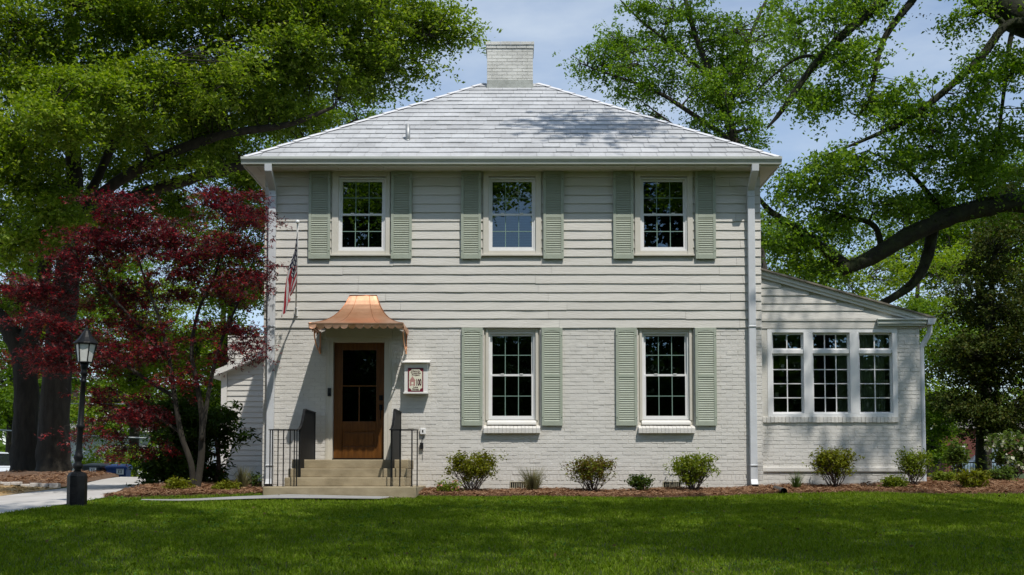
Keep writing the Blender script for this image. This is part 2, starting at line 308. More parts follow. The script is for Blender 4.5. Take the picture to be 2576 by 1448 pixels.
# ------------------------------------------------------------------ house
H = thing('house', 'white painted two-storey brick and lap-sided house with sage shutters', 'house', (0,0,0))
XL, XR, ZB, ZE = -4.36, 4.385, 2.83, 5.62
def cut(a, b, holes):
    seg = [(a, b)]
    for h0, h1 in holes:
        seg = [q for s0, s1 in seg for q in ((s0, min(s1, h0)), (max(s0, h1), s1)) if q[1]-q[0] > .012]
    return seg
def brickwall(x0, x1, z0, z1, holes, y=0., rowlock=None, z_top_fn=None):
    mb, mo = MB(), MB(); ch = .0677; n = int(math.ceil((z1-z0)/ch)); r = random.Random(3); z = z0; i = 0
    while z < z1-.01:
        rl = rowlock and abs(z-rowlock) < .034; h = .095 if rl else ch-.0078
        ln = .0677 if rl else .203; off = (i % 2)*ln/2 if not rl else 0
        zt = min(z+h, z1); hs = [(a, b) for a, b, c, d in holes if c < zt-.005 and d > z+.005]
        k = x0-off
        while k < x1:
            for a, b in cut(max(k, x0), min(k+ln-.007, x1), hs):
                jy = r.gauss(0, .0016); j1 = r.gauss(0, .0016); j2 = r.gauss(0, .0016)
                e = .0028   # chamfered face
                vs = [(a, y+.02, z),(b, y+.02, z),(b, y+.02, zt),(a, y+.02, zt),(a+e, y+jy, z+e+j1),(b-e, y+jy, z+e+j2),(b-e, y+jy+r.gauss(0,.0012), zt-e+j2),(a+e, y+jy, zt-e+j1)]
                mb.add(vs, [(4,5,6,7),(0,1,5,4),(1,2,6,5),(2,3,7,6),(3,0,4,7)])
            k += ln
        z += h+.0078; i += 1
    xs = sorted({x0, x1}|{v for a, b, c, d in holes for v in (a, b) if x0 < v < x1}); zs = sorted({z0, z1}|{v for a, b, c, d in holes for v in (c, d) if z0 < v < z1})
    for a, b in zip(xs, xs[1:]):
        for c, d in zip(zs, zs[1:]):
            mx_, mz_ = (a+b)/2, (c+d)/2
            if not any(h[0] < mx_ < h[1] and h[2] < mz_ < h[3] for h in holes): mo.box(a, b, y+.0042, y+.12, c, d)
    return mb, mo
def siding(x0, x1, z0, z1, holes, y=0., exp=.157, xr=None, seed=5):
    mb = MB(); r = random.Random(seed); z = z0
    while z < z1-.02:
        zt = min(z+exp, z1); xe = x1 if xr is None else min(x1, xr(zt-.02))
        hs = [(a, b) for a, b, c, d in holes if c < zt-.03 and d > z+.03]
        jo = [xx for xx in [x0+r.uniform(.5, 1)*2.4+i*3.1 for i in range(4)]]
        hs = hs+[(j, j+.0035) for j in jo if xr is None]
        for a, b in cut(x0, xe, hs):
            m = max(1, int((b-a)/.35)); rows = [[], [], [], []]; j0 = r.gauss(0, .0025)
            for q in range(m+1):
                xx = a+(b-a)*q/m; d = j0+r.gauss(0, .0016); t_ = .021+r.gauss(0, .0015)
                rows[0].append((xx, y+.01, z+d)); rows[1].append((xx, y-t_, z+d)); rows[2].append((xx, y-t_+.001, z+.012+d)); rows[3].append((xx, y-.003, zt+.006))
            mb.grid(rows)
            for e in (0, -1): mb.add([rows[0][e], rows[1][e], rows[3][e]], [(0,1,2)])
        z += exp
    return mb
upw = [(-2.665, 0), (0.0025, 0), (2.6775, 0)]
UP = [(c-.515, c+.515, 4.10, 5.62) for c, _ in upw]
LW = [(-.0, ), (2.7, )]
LOC = [-.0025, 2.7]
LO = [(c-.49, c+.49, 1.07, 2.83) for c in LOC]
DOOR = (-3.26, -2.11, .50, 2.83)
VENT = [(-.04, .25, -.0, .135), (2.63, 2.95, .0, .135)]
bw, mo = brickwall(XL, XR, -.12, ZB, LO+[DOOR]+VENT, rowlock=.142)
bw.build('brick_wall', M['brick'], H); mo.build('mortar', M['mortar'], H)
siding(XL, XR, ZB, ZE, UP).build('lap_siding', M['siding'], H)
MB().box(XL, XL+.12, .121, 7.5, -.3, ZE).box(XR-.12, XR, .121, 7.5, -.3, ZE).box(XL+.121, XR-.121, 7.38, 7.5, -.3, ZE).build('side_wall', M['brick'], H)
sb = MB()
for x0, x1 in ((XL, XR),):       # sheathing behind the boards, split round the windows
    xs = [x0]+[v for u in UP for v in (u[0], u[1])]+[x1]
    for a, b in zip(xs[::2], xs[1::2]): sb.box(a, b, .012, .12, ZB, ZE)
    for u in UP: sb.box(u[0], u[1], .012, .12, ZB, 4.10)
sb.build('sheathing', M['mortar'], H)
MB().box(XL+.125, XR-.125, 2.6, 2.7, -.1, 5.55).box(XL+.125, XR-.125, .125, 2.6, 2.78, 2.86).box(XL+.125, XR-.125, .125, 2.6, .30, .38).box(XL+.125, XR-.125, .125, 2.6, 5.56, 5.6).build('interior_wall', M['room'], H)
# --- roof
EX0, EX1, EYF, EYB, EZ = -4.66, 4.64, -.40, 7.9, 5.745
RX0, RX1, RY, RZ = -.60, .56, 3.75, 8.49
M['shingle'] = bpy.data.materials.new('roof_shingle')
def shingle(m):
    m.use_nodes = True; t = m.node_tree; b = t.nodes['Principled BSDF']; l = t.links.new; b.inputs['Roughness'].default_value = .75; b.inputs['Specular IOR Level'].default_value = .3
    g = N(t, 'ShaderNodeNewGeometry'); mr = N(t, 'ShaderNodeMapRange', i_To_Min=.91, i_To_Max=1.04); l(g.outputs['Random Per Island'], mr.inputs[0])
    tc = N(t, 'ShaderNodeTexCoord'); mp = N(t, 'ShaderNodeMapping'); mp.inputs['Scale'].default_value = (14, 14, 1.3); l(tc.outputs['Object'], mp.inputs[0])
    n = N(t, 'ShaderNodeTexNoise', i_Scale=1, i_Detail=6, i_Roughness=.7); l(mp.outputs[0], n.inputs['Vector'])
    r = N(t, 'ShaderNodeValToRGB'); r.color_ramp.elements[0].position = .3; r.color_ramp.elements[1].position = .62; r.color_ramp.elements[0].color = (.41,.415,.42,1); r.color_ramp.elements[1].color = (.49,.50,.505,1); l(n.outputs['Fac'], r.inputs[0])
    n3 = N(t, 'ShaderNodeTexNoise', i_Scale=1.1, i_Detail=4); l(tc.outputs['Object'], n3.inputs['Vector']); r3 = N(t, 'ShaderNodeMapRange', i_From_Min=.35, i_From_Max=.65, i_To_Min=.82, i_To_Max=1.05); l(n3.outputs['Fac'], r3.inputs[0])
    x = N(t, 'ShaderNodeMixRGB', blend_type='MULTIPLY', i_Fac=1); y = N(t, 'ShaderNodeMixRGB', blend_type='MULTIPLY', i_Fac=1)
    l(r.outputs[0], x.inputs[1]); l(mr.outputs[0], x.inputs[2]); l(x.outputs[0], y.inputs[1]); l(r3.outputs[0], y.inputs[2]); l(y.outputs[0], b.inputs['Base Color'])
    bp = N(t, 'ShaderNodeBump', i_Strength=.4, i_Distance=.01); l(n.outputs['Fac'], bp.inputs['Height']); l(bp.outputs[0], b.inputs['Normal'])
shingle(M['shingle'])
def roof_face(mb, eL, eR, rL, rR, n, wd=.30, seed=1):
    eL, eR, rL, rR = map(Vector, (eL, eR, rL, rR)); r = random.Random(seed)
    nrm = (eR-eL).cross(rL-eL).normalized(); un = (eR-eL).normalized()
    up = (rL-eL); up = (up-un*up.dot(un)).normalized()
    mb.add([eL, eR, rR, rL], [(0,1,2,3)])
    for i in range(n):
        t0, t1 = i/n, (i+1)/n
        A, B = eL.lerp(rL, t0), eR.lerp(rR, t0); C, D = eL.lerp(rL, t1), eR.lerp(rR, t1); ln = (B-A).length; k = -wd*(.5*(i % 2))-r.uniform(0, .05)
        while k < ln:
            a, b = max(0, k), min(ln, k+wd-.006); k += wd
            if b-a < .03: continue
            lo0, lo1 = A+un*a, A+un*b; q0 = (C-A).dot(un); q1 = ln-(B-D).dot(-un)*-1 if False else (D-A).dot(un)
            ta, tb = min(max(a, q0), q1), max(min(b, q1), q0)
            hi0, hi1 = C+un*(ta-q0), C+un*(tb-q0)
            h0 = .022+r.gauss(0, .003); s = up*r.gauss(0, .004)-up*.01
            mb.add([lo0+nrm*h0+s, lo1+nrm*h0+s, hi1+nrm*.004, hi0+nrm*.004, lo0+nrm*.001+s, lo1+nrm*.001+s], [(0,1,2,3), (4,5,1,0)])
rf = MB()
roof_face(rf, (EX0,EYF,EZ), (EX1,EYF,EZ), (RX0,RY,RZ), (RX1,RY,RZ), 18, seed=1)
roof_face(rf, (EX1,EYB,EZ), (EX0,EYB,EZ), (RX1,RY,RZ), (RX0,RY,RZ), 18, seed=2)
roof_face(rf, (EX0,EYB,EZ), (EX0,EYF,EZ), (RX0,RY,RZ), (RX0,RY,RZ), 18, seed=3)
roof_face(rf, (EX1,EYF,EZ), (EX1,EYB,EZ), (RX1,RY,RZ), (RX1,RY,RZ), 18, seed=4)
RO = rf.build('roof', M['shingle'], H)
HIPM = mat('hip_cap_paint', (.60,.60,.61), (.70,.70,.71), .5, 6)
for a, b in (((EX0,EYF,EZ),(RX0,RY,RZ)), ((EX1,EYF,EZ),(RX1,RY,RZ)), ((EX0,EYB,EZ),(RX0,RY,RZ)), ((EX1,EYB,EZ),(RX1,RY,RZ))):
    a, b = Vector(a), Vector(b); n = 17; hp = MB()
    for i in range(n):
        p, q = a.lerp(b, i/n), a.lerp(b, (i+1)/n); d = (b-a).normalized(); s = d.cross(Vector((0,0,1))).normalized(); u = s.cross(d)
        for sg in (-1, 1):
            hp.add([p+u*.034, q+u*.022, q+u*-.012+s*sg*.085, p+u*.0+s*sg*.085], [(0,1,2,3)])
    hp.build('hip_cap', HIPM, RO)
MB().tube([(-1.885,.42,6.15),(-1.885,.42,6.585)], .042, 14).lathe([(.05,-.03),(.045,.0),(.036,.03)], (-1.885,.42,6.29), 14).build('vent_pipe', M['galv'], RO, smooth=True)
# chimney (whitewashed brick with corbelled top and a lead-flashed base)
M['chim'] = island_mix(mat('chimney_brick', (.52,.515,.47), (.64,.635,.59), .75, 2.2, .35, 45, ramp=(.3,.6)), .9, 1.05)
M['flash'] = mat('chimney_flashing', (.27,.28,.25), (.42,.44,.40), .7, 5, .2, 20)
cm = MB(); cz0, cz1 = 8.15, 9.235; CYF = 3.45; r = random.Random(4); z = cz0; i = 0
def ring(mb, z0, z1, w, dpt, jit=0, n=4, off=0):
    for sgn, fy in ((1, CYF-dpt), (-1, CYF+.75+dpt)):
        k = -w-off
        while k < w:
            a, b = max(k, -w), min(k+.205, w); k += .21
            if b-a > .02: mb.box(a-.043, b-.043, fy if sgn > 0 else fy-.05, fy+.05 if sgn > 0 else fy, z0+r.gauss(0, jit), z1+r.gauss(0, jit))
    for sx in (-1, 1): mb.box(sx*w-.043-(.05 if sx > 0 else 0), sx*w-.043+(.05 if sx < 0 else 0), CYF-dpt+.001, CYF+.75+dpt-.001, z0, z1)
while z < cz1-.02:
    w_, d_ = .478, 0
    if z > cz1-.075: w_, d_ = .505, .034
    elif z > cz1-.145: w_, d_ = .49, .017
    ring(cm, z, z+.064, w_, d_, .001, off=(i % 2)*.105); z += .0705; i += 1
cm.box(-.472-.043, .472-.043, CYF+.012, CYF+.738, cz0, cz1-.02)
CH = cm.build('chimney', M['chim'], RO, bevel=.003)
MB().box(-.485-.043, .485-.043, CYF-.012, CYF+.76, 8.2, 8.375).box(-.48-.043, .48-.043, CYF-.006, CYF+.755, 8.375, 8.47).build('flashing', M['flash'], CH, bevel=.004)
MB().tube([(0,CYF+.38,9.2),(0,CYF+.38,9.285)], .12, 14).build('flue', M['dark'], CH)
# --- eaves
gv = MB()
for k in range(47):
    x = EX0+.02+k*.2; gv.box(x, min(x+.194, EX1-.02), EYF+.012, 0.0, 5.605, 5.617)
for k in range(38):
    y = .001+k*.2; gv.box(EX0+.02, XL, y, y+.194, 5.605, 5.617); gv.box(XR, EX1-.02, y, y+.194, 5.605, 5.617)
gv.box(EX0+.02, EX1-.02, EYF+.012, -.001, 5.6175, 5.63).box(EX0+.02, XL, .001, 7.6, 5.6175, 5.63).box(XR, EX1-.02, .001, 7.6, 5.6175, 5.63)
gv.build('soffit', M['soffit'], H)
fb = MB().box(EX0, EX0+.019, EYF+.02, 7.6, 5.585, 5.735).box(EX1-.019, EX1, EYF+.02, 7.6, 5.585, 5.735).box(EX0, EX1, EYF-.005, EYF+.0185, 5.59, 5.735)
fb.build('fascia', M['trim'], H)
prof = [(0,5.615),(-.075,5.615),(-.082,5.65),(-.112,5.695),(-.115,5.735),(-.108,5.735),(-.105,5.70),(-.075,5.655),(-.07,5.622),(0,5.622)]
gt = MB().prism([(EX0-.02, EYF-.006+y, z) for y, z in prof], (EX1-EX0+.04, 0, 0)); gt.build('gutter', M['gutter'], H)
def downspout(x, zb, lab=None):
    d = MB(); hw, hd = .062, .04
    path = [(EYF-.055, 5.615), (EYF-.055, 5.52), (-.075, 5.27), (-.068, 5.1), (-.068, 2.9), (-.06, 2.8), (-.06, zb+.12), (-.10, zb+.03), (-.15, zb)]
    rows = []
    for i, (y, z) in enumerate(path):
        a = Vector((0, path[min(i+1, len(path)-1)][0]-path[max(i-1, 0)][0], path[min(i+1, len(path)-1)][1]-path[max(i-1, 0)][1])).normalized(); n = Vector((0, -a.z, a.y))
        c = Vector((x, y, z)); rows.append([c+Vector((hw,0,0))+n*hd, c-Vector((hw,0,0))+n*hd, c-Vector((hw,0,0))-n*hd, c+Vector((hw,0,0))-n*hd, c+Vector((hw,0,0))+n*hd])
    d.grid(rows)
    for z in (5.13, 2.83, .4): d.box(x-hw-.006, x+hw+.006, -.115, -.018, z, z+.025)
    return d.build('downspout', M['metalwhite'], H, bevel=.008)
downspout(-4.215, .06); downspout(4.205, .05)
# --- windows
def slide(mb, x0, x1, z0, z1, y0, y1, fr):     # frame ring
    mb.box(x0, x0+fr, y0, y1, z0, z1).box(x1-fr, x1, y0, y1, z0, z1).box(x0+fr, x1-fr, y0, y1, z0, z0+fr).box(x0+fr, x1-fr, y0, y1, z1-fr, z1)
def sash_window(c, gl, gr, zb, zt, zm, casing, y, blinds):
    W = casing.build('window', M['beige'], H, bevel=.004)
    fr = MB(); slide(fr, gl-.062, gr+.062, zb-.072, zt+.062, y, y+.09, .03); fr.build('frame', M['vinyl'], W, bevel=.003)
    for a, b, yy in ((zm-.012, zt+.03, y+.045), (zb-.04, zm+.024, y+.012)):
        s = MB(); slide(s, gl-.032, gr+.032, a, b, yy, yy+.032, .036); s.build('sash', M['vinyl'], W, bevel=.002)
        MB().box(gl-.002, gr+.002, yy+.012, yy+.014, a+.03, b-.03).build('pane', M['glass'], W)
        g = MB(); a2, b2 = a+.034, b-.034; ww = (gr-gl)
        for k in (1, 2): g.box(gl+ww*k/3-.006, gl+ww*k/3+.006, yy+.004, yy+.010, a2, b2)
        g.box(gl, gr, yy+.0035, yy+.0105, (a2+b2)/2-.006, (a2+b2)/2+.006); g.build('grille', M['grille'], W)
    for k in (.22, .7): MB().box(gl+ww*k, gl+ww*(k+.08), y, y+.03, zm+.02, zm+.035).build('latch', M['vinyl'], W)
    if blinds:
        b = MB(); z = zb-.02; r = random.Random(int(c*10))
        while z < zt+.03:
            t = r.gauss(.35, .04); d = Vector((0, math.cos(t), math.sin(t))); b.obox((c, y+.16, z), ((1,0,0), d, d.cross(Vector((1,0,0)))), ((gr-gl)/2+.02, .025, .0012)); z += .047
        for k in (.25, .75): b.box(gl+ww*k, gl+ww*k+.003, y+.133, y+.134, zb, zt)
        b.build('blind', M['blind'], W)
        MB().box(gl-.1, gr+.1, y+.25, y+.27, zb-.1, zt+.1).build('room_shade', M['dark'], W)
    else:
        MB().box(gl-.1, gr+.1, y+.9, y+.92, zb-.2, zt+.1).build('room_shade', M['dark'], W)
    return W
for i, c in enumerate((-2.648, .0025, 2.6775)):
    cs = MB(); x0, x1 = UP[i][0]+.004, UP[i][1]-.004
    gl, gr = c-.352, c+.352
    cs.box(x0, gl-.064, -.034, .05, 4.125, 5.615).box(gr+.064, x1, -.034, .05, 4.125, 5.615).box(gl-.064, gr+.064, -.033, .05, 5.515, 5.614).box(gl-.064, gr+.064, -.026, .05, 4.125, 4.185)
    cs.box(x0-.02, x1+.02, -.062, .04, 4.095, 4.124)
    cs.box(gl-.068, gl-.0625, -.018, .05, 4.186, 5.514).box(gr+.0625, gr+.068, -.018, .05, 4.186, 5.514)
    sash_window(c, gl, gr, 4.262, 5.438, 4.832, cs, -.006, True)
for c in LOC:
    gl, gr = c-.349, c+.349; cs = MB(); x0, x1 = c-.488, c+.488
    cs.box(x0, gl-.063, .045, .15, 1.075, 2.828).box(gr+.063, x1, .045, .15, 1.075, 2.828).box(gl-.063, gr+.063, .044, .15, 2.765, 2.827)
    cs.box(x0+.03, gl-.066, .025, .044, 1.2, 2.80).box(gr+.066, x1-.03, .025, .044, 1.2, 2.80).box(x0+.03, x1-.03, .026, .043, 2.80, 2.826)
    W = sash_window(c, gl, gr, 1.286, 2.70, 1.992, cs, .065, False)
    MB().prism([(c-.43, .14, 1.205),(c-.43, .05, 1.205),(c-.43, .0, 1.165),(c-.43, -.005, 1.125),(c-.43, .14, 1.125)], (.86, 0, 0)).build('stool', M['trim'], W, bevel=.003)
    sl_ = MB(); r = random.Random(9)
    for k in range(15):
        a = c-.495+k*.066; j = r.gauss(0, .002)
        sl_.prism([(a, .06, 1.122+j),(a, -.085+j, 1.062+j),(a, -.085+j, .972),(a, .01, .972),(a, .06, 1.02)], (.0635, 0, 0))
    sl_.box(c-.49, c+.492, -.06, .05, .978, 1.05).build('brick_sill', M['brick'], W, bevel=.004)
# --- shutters
def shutter(x0, x1, z0, z1, zm, y, arch):
    f = MB(); st = .048; t = .034
    f.box(x0, x0+st, y-t, y, z0, z1).box(x1-st, x1, y-t, y, z0, z1)
    f.box(x0+st, x1-st, y-t+.001, y, z0, z0+.078).box(x0+st, x1-st, y-t+.001, y, zm-.028, zm+.028).box(x0+st, x1-st, y-t+.001, y, z1-.05, z1)
    xm, hw = (x0+x1)/2, (x1-x0)/2-st; zt = z1-.05; pts = [(xm-hw, y-t+.002, zt)]+[(xm+hw*u, y-t+.002, zt-.006-.026*u*u) for u in np.linspace(-1, 1, 13)]+[(xm+hw, y-t+.002, zt)]
    f.prism(pts[::-1], (0, t-.004, 0))
    sh = f.build('shutter', M['sage'], H, bevel=.003)
    l = MB()
    for a, b in ((z0+.078, zm-.028), (zm+.028, z1-.05)):
        n = int((b-a)/.0315)
        for k in range(n):
            z = a+(k+.5)*(b-a)/n; d = Vector((0, -math.cos(R(50)), -math.sin(R(50)))); l.obox((xm, y-.019, z), ((1,0,0), d, d.cross(Vector((1,0,0)))), (hw, .0165, .003))
    l.build('louver', M['louver'], sh)
    s = MB()
    for x in (x0+.018, x1-.018):
        for z in (z0+.14, z1-.14): MB().obox((x, y-t-.002, z), ((1,0,0),(0,1,0),(0,0,1)), (.006, .003, .006)).build('screw', M['iron'], sh)
for a, b in ((-3.582,-3.20),(-2.132,-1.765),(-.90,-.545),(.552,.911),(1.782,2.138),(3.23,3.587)): shutter(a, b, 4.04, 5.60, 4.795, -.03, False)
for a, b in ((-.882,-.513),(.518,.884),(1.817,2.188),(3.207,3.58)): shutter(a, b, 1.105, 2.823, 1.977, -.012, True)
# --- door
dc = MB(); x0, x1, z0, z1 = -3.131, -2.243, .535, 2.568
dc.box(DOOR[0], x0-.005, -.012, .16, .502, 2.66).box(x1+.005, DOOR[1], -.012, .16, .502, 2.66).box(x0-.005, x1+.005, -.013, .16, z1+.005, 2.66).box(DOOR[0]-.01, DOOR[1]+.01, -.02, .16, 2.662, 2.826)
dc.box(DOOR[0]+.03, DOOR[0]+.06, -.02, -.013, .502, 2.60).box(DOOR[1]-.06, DOOR[1]-.03, -.02, -.013, .502, 2.60)
dc.build('door_casing', M['beige'], H, bevel=.005)
D = MB(); y = .085
D.box(x0, x0+.15, y, y+.045, z0, z1).box(x1-.145, x1, y, y+.045, z0, z1).box(x0+.15, x1-.145, y+.001, y+.045, z1-.125, z1).box(x0+.15, x1-.145, y+.001, y+.045, 1.02, 1.185).box(x0+.15, x1-.145, y+.001, y+.045, z0, .745)
D.box(x0+.15, x1-.145, y+.018, y+.04, .745, 1.02)
D.prism([(x0+.19, y+.018, .78),(x1-.185, y+.018, .78),(x1-.185, y+.018, .985),(x0+.19, y+.018, .985)], (0, -.012, 0))
D.box(x0+.15, x1-.145, y+.012, y+.036, 1.80, 1.822).box((x0+x1)/2-.012, (x0+x1)/2+.008, y+.012, y+.036, 1.185, 1.80)
DO = D.build('door', M['wood'], H, bevel=.006)
MB().box(x0+.148, x1-.143, y+.024, y+.028, 1.18, z1-.12).build('pane', M['doorglass'], DO)
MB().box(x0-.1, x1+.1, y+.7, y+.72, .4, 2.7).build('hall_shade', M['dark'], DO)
hd = MB().obox((x1-.06, y-.006, 1.60), ((1,0,0),(0,1,0),(0,0,1)), (.033, .008, .045)).obox((x1-.06, y-.006, 1.43), ((1,0,0),(0,1,0),(0,0,1)), (.03, .008, .05))
hd.tube([(x1-.06, y-.008, 1.45),(x1-.06, y-.045, 1.44),(x1-.06, y-.055, 1.38),(x1-.06, y-.05, 1.28),(x1-.06, y-.01, 1.22)], .009, 8).tube([(x1-.06, y-.03, 1.47),(x1-.06, y-.03, 1.445)], .014, 8)
hd.build('handle', M['iron'], DO, bevel=.003)
MB().box(x0-.004, x1+.004, -.03, .13, .502, .533).build('threshold', M['iron'], H)
bl = MB().box(-3.225, -3.162, -.04, -.0125, 1.62, 1.765); DB = bl.build('doorbell', M['black'], None, bevel=.006)
tag(DB, 'small black doorbell on the beige casing beside the wooden door', 'doorbell')
MB().lathe([(.016, 0), (.016, .004)], (0,0,0), 14).build('button', M['iron'], DB).matrix_local = Matrix.Translation((-3.193, -.04, 1.655)) @ Matrix.Rotation(R(90), 4, 'X')
# --- copper awning
prof = [(0,.237),(.05,.247),(.15,.268),(.28,.30),(.42,.345),(.54,.39),(.66,.45),(.75,.505),(.83,.568),(.90,.64),(.96,.725),(1,.79)]
ZT, ZL = 3.375, 2.775; CXA = -2.605; rows = []; 
def dep(wd): return .10+(wd-.237)/(.79-.237)*.90
aw = MB()
for t, wd in prof:
    z = ZT+(ZL-ZT)*t; d = dep(wd)
    rows.append([(CXA-wd, -.026, z), (CXA-wd, -d, z)]+[(CXA-wd+2*wd*k/8, -d, z) for k in range(1, 8)]+[(CXA+wd, -d, z), (CXA+wd, -.026, z)])
aw.grid(rows); aw.add(rows[0], [tuple(range(len(rows[0])))])
AW = aw.build('awning', M['copper'], H)
sv = AW.modifiers.new('solid', 'SOLIDIFY'); sv.thickness = .006; sv.offset = -1
sm_ = MB()
for u in (.27, .73):
    sm_.tube([(CXA-wd+2*wd*u+(.0 if True else 0), -dep(wd)-.003, ZT+(ZL-ZT)*t+.002) for t, wd in prof], .006, 6)
for sx in (-1, 1): sm_.tube([(CXA+sx*wd, -dep(wd)-.001, ZT+(ZL-ZT)*t+.002) for t, wd in prof], .009, 6)
sm_.tube([(CXA-.24, -.1, ZT+.006),(CXA+.24, -.1, ZT+.006)], .012, 6)
sm_.build('seam', M['seam'], AW, smooth=True)
va = MB(); wd = .79; dp = 1.0
def scal(p0, p1, n, nrm):
    p0, p1 = Vector(p0), Vector(p1); rr = random.Random(2)
    for k in range(n):
        a, b = p0.lerp(p1, k/n), p0.lerp(p1, (k+1)/n); c = (a+b)/2; hw = (b-a)/2; tl = Vector(nrm)*rr.gauss(0, .009)
        pts = [a, b]+[c+hw*math.cos(q)*.97+Vector((0,0,-.04-.052*math.sin(q)))+tl*math.sin(q) for q in np.linspace(0, math.pi, 9)]
        va.prism(pts, Vector(nrm)*-.003)
scal((CXA-wd, -dp-.002, ZL), (CXA+wd, -dp-.002, ZL), 12, (0,-1,0)); scal((CXA-wd-.002, -.03, ZL), (CXA-wd-.002, -dp, ZL), 8, (-1,0,0)); scal((CXA+wd+.002, -dp, ZL), (CXA+wd+.002, -.03, ZL), 8, (1,0,0))
va.box(CXA-wd-.008, CXA+wd+.008, -dp-.011, -dp-.0055, ZL-.012, ZL+.006)
va.build('valance', M['copper'], AW)
for sx in (-1, 1):
    b = MB(); x = CXA+sx*.755
    b.box(x-.012, x+.012, -.045, -.022, 2.36, 2.76).box(x-.012, x+.012, -.95, -.046, 2.725, 2.75)
    sp = [(x, -.04-.62*math.sin(q)*1.0, 2.40+.33*(1-math.cos(q))) for q in np.linspace(0, 1.45, 14)]
    b.tube(sp, .012, 8); b.tube([(x, -.10+.055*math.cos(q)*(1-q/14), 2.42+.055*math.sin(q)*(1-q/14)) for q in np.linspace(-1, 9, 26)], .013, 8)
    b.build('bracket', M['copper'], AW, smooth=False)
# --- foundation vents
for a, b, c, d in VENT:
    v = MB(); slide(v, a, b, c+.002, d, -.008, .05, .018)
    for k in range(1, 8): x = a+.018+(b-a-.036)*k/8; v.box(x-.006, x+.006, .0, .03, c+.018, d-.016)
    V_ = v.build('foundation_vent', mat('vent_paint', (.34,.31,.22), (.42,.39,.3), .7, 6), H, bevel=.002)
    MB().box(a, b, .06, .08, c, d).build('vent_back', M['black'], V_)

# ------------------------------------------------------------------ sunroom wing (same building)
SX0, SX1, SY = 4.386, 7.19, .10
zroof = lambda x: 3.87+(x-4.386)*(3.02-3.87)/(7.40-4.386)
xroof = lambda z: min(SX1+.15, 4.386+(z-3.87)*(7.40-4.386)/(3.02-3.87))
SWIN = (4.50, 6.79, 1.22, 2.83)
bw, mo = brickwall(SX0, SX1, -.1, 2.82, [(SX0, 6.79, 1.20, 2.83)], y=SY)
bw.build('sunroom_brick_wall', M['brick'], H); mo.build('sunroom_mortar', M['mortar'], H)
MB().box(SX0, SX1+.03, SY-.028, SY+.1, .30, .385).build('water_table', M['brick'], H, bevel=.01)
MB().box(SX1-.12, SX1, SY+.121, 6.5, -.2, 2.9).box(SX0, SX1-.121, 6.38, 6.5, -.2, 3.3).build('sunroom_side_wall', M['brick'], H)
siding(SX0, SX1+.1, 3.0, 3.86, [], y=SY, exp=.137, xr=lambda z: xroof(z+.10), seed=8).build('sunroom_siding', M['siding'], H)
MB().prism([(SX0, SY+.012, 2.82),(SX1, SY+.012, 2.82),(SX1, SY+.012, zroof(SX1)-.05),(SX0, SY+.012, 3.82)], (0, .09, 0)).build('sunroom_sheathing', M['mortar'], H)
fz = MB().box(SX0, SX1-.05, SY-.02, SY+.011, 2.825, 2.955).box(SX0, SX1+.02, SY-.035, SY+.011, 2.956, 2.998)
fz.box(SX0, 4.50, SY-.004, SY+.1, 1.20, 2.823)
fz.build('frieze', M['siding'], H, bevel=.003)
rk = MB(); n0 = Vector((.85, 0, 3.014)).normalized()
a, b = Vector((SX0, 0, 3.885)), Vector((7.44, 0, 3.02)); dv = (b-a).normalized(); nv = Vector((-dv.z, 0, dv.x))
def rakep(o0, o1, y0, y1, mb): mb.prism([a+nv*o0+Vector((0,y0,0)), b+nv*o0+Vector((0,y0,0)), b+nv*o1+Vector((0,y0,0)), a+nv*o1+Vector((0,y0,0))], (0, y1-y0, 0))
rakep(-.15, -.03, SY-.05, SY+.01, rk); rakep(-.10, -.03, SY-.075, SY-.051, rk); rk.build('rake_board', M['trim'], H)
sr = MB(); rakep(-.029, .0, SY-.12, 6.6, sr); SRF = sr.build('sunroom_roof', mat('flat_roof', (.16,.14,.11), (.24,.21,.17), .9, 12, .3, 60), H)
rt = MB().box(6.42, 7.30, SY-.125, SY-.0355, 2.965, 2.99).box(6.43, 7.29, SY-.10, SY-.036, 2.90, 2.964).box(6.44, 7.28, SY-.075, SY-.034, 2.865, 2.8995); rt.build('cornice_return', M['gutter'], H, bevel=.006)
gg = MB().prism([(7.30,SY-.14,2.885),(7.40,SY-.14,2.885),(7.43,SY-.14,2.93),(7.45,SY-.14,2.99),(7.30,SY-.14,2.99)], (0, 6.6, 0)); gg.build('gutter', M['metalwhite'], H)
ds = MB(); ds.tube([(7.38,SY+.02,2.89),(7.38,SY+.02,2.76),(7.24,SY+.05,2.50),(7.235,SY+.05,2.40),(7.235,SY+.05,.12),(7.30,SY+.0,.07)], .048, 10); ds.build('downspout', M['metalwhite'], H)
rl = MB(); r = random.Random(6); x = SX0+.02
while x < 6.77:
    j = r.gauss(0, .003); rl.box(x, x+.062, SY-.03+j, SY+.10, 1.165+j*.5, 1.263+j*.5); x += .0665
rl.box(SX0+.02, 6.79, SY-.02, SY+.1, 1.17, 1.255).build('brick_sill', M['brick'], H, bevel=.004)
TW = MB(); y0, y1 = SY-.012, SY+.11
TW.box(4.50, 4.585, y0, y1, 1.265, 2.83).box(6.705, 6.79, y0, y1, 1.265, 2.83).box(4.585, 6.705, y0+.001, y1, 2.755, 2.829).box(4.585, 6.705, y0+.001, y1, 1.265, 1.325)
bays = [(4.585, 5.14), (5.30, 5.955), (6.115, 6.705)]
TW.box(5.14, 5.30, y0, y1, 1.3255, 2.7545).box(5.955, 6.115, y0, y1, 1.3255, 2.7545)
for a_, b_ in bays: TW.box(a_, b_, y0+.02, y1, 2.385, 2.452)
TWO = TW.build('window', M['vinyl'], H, bevel=.004)
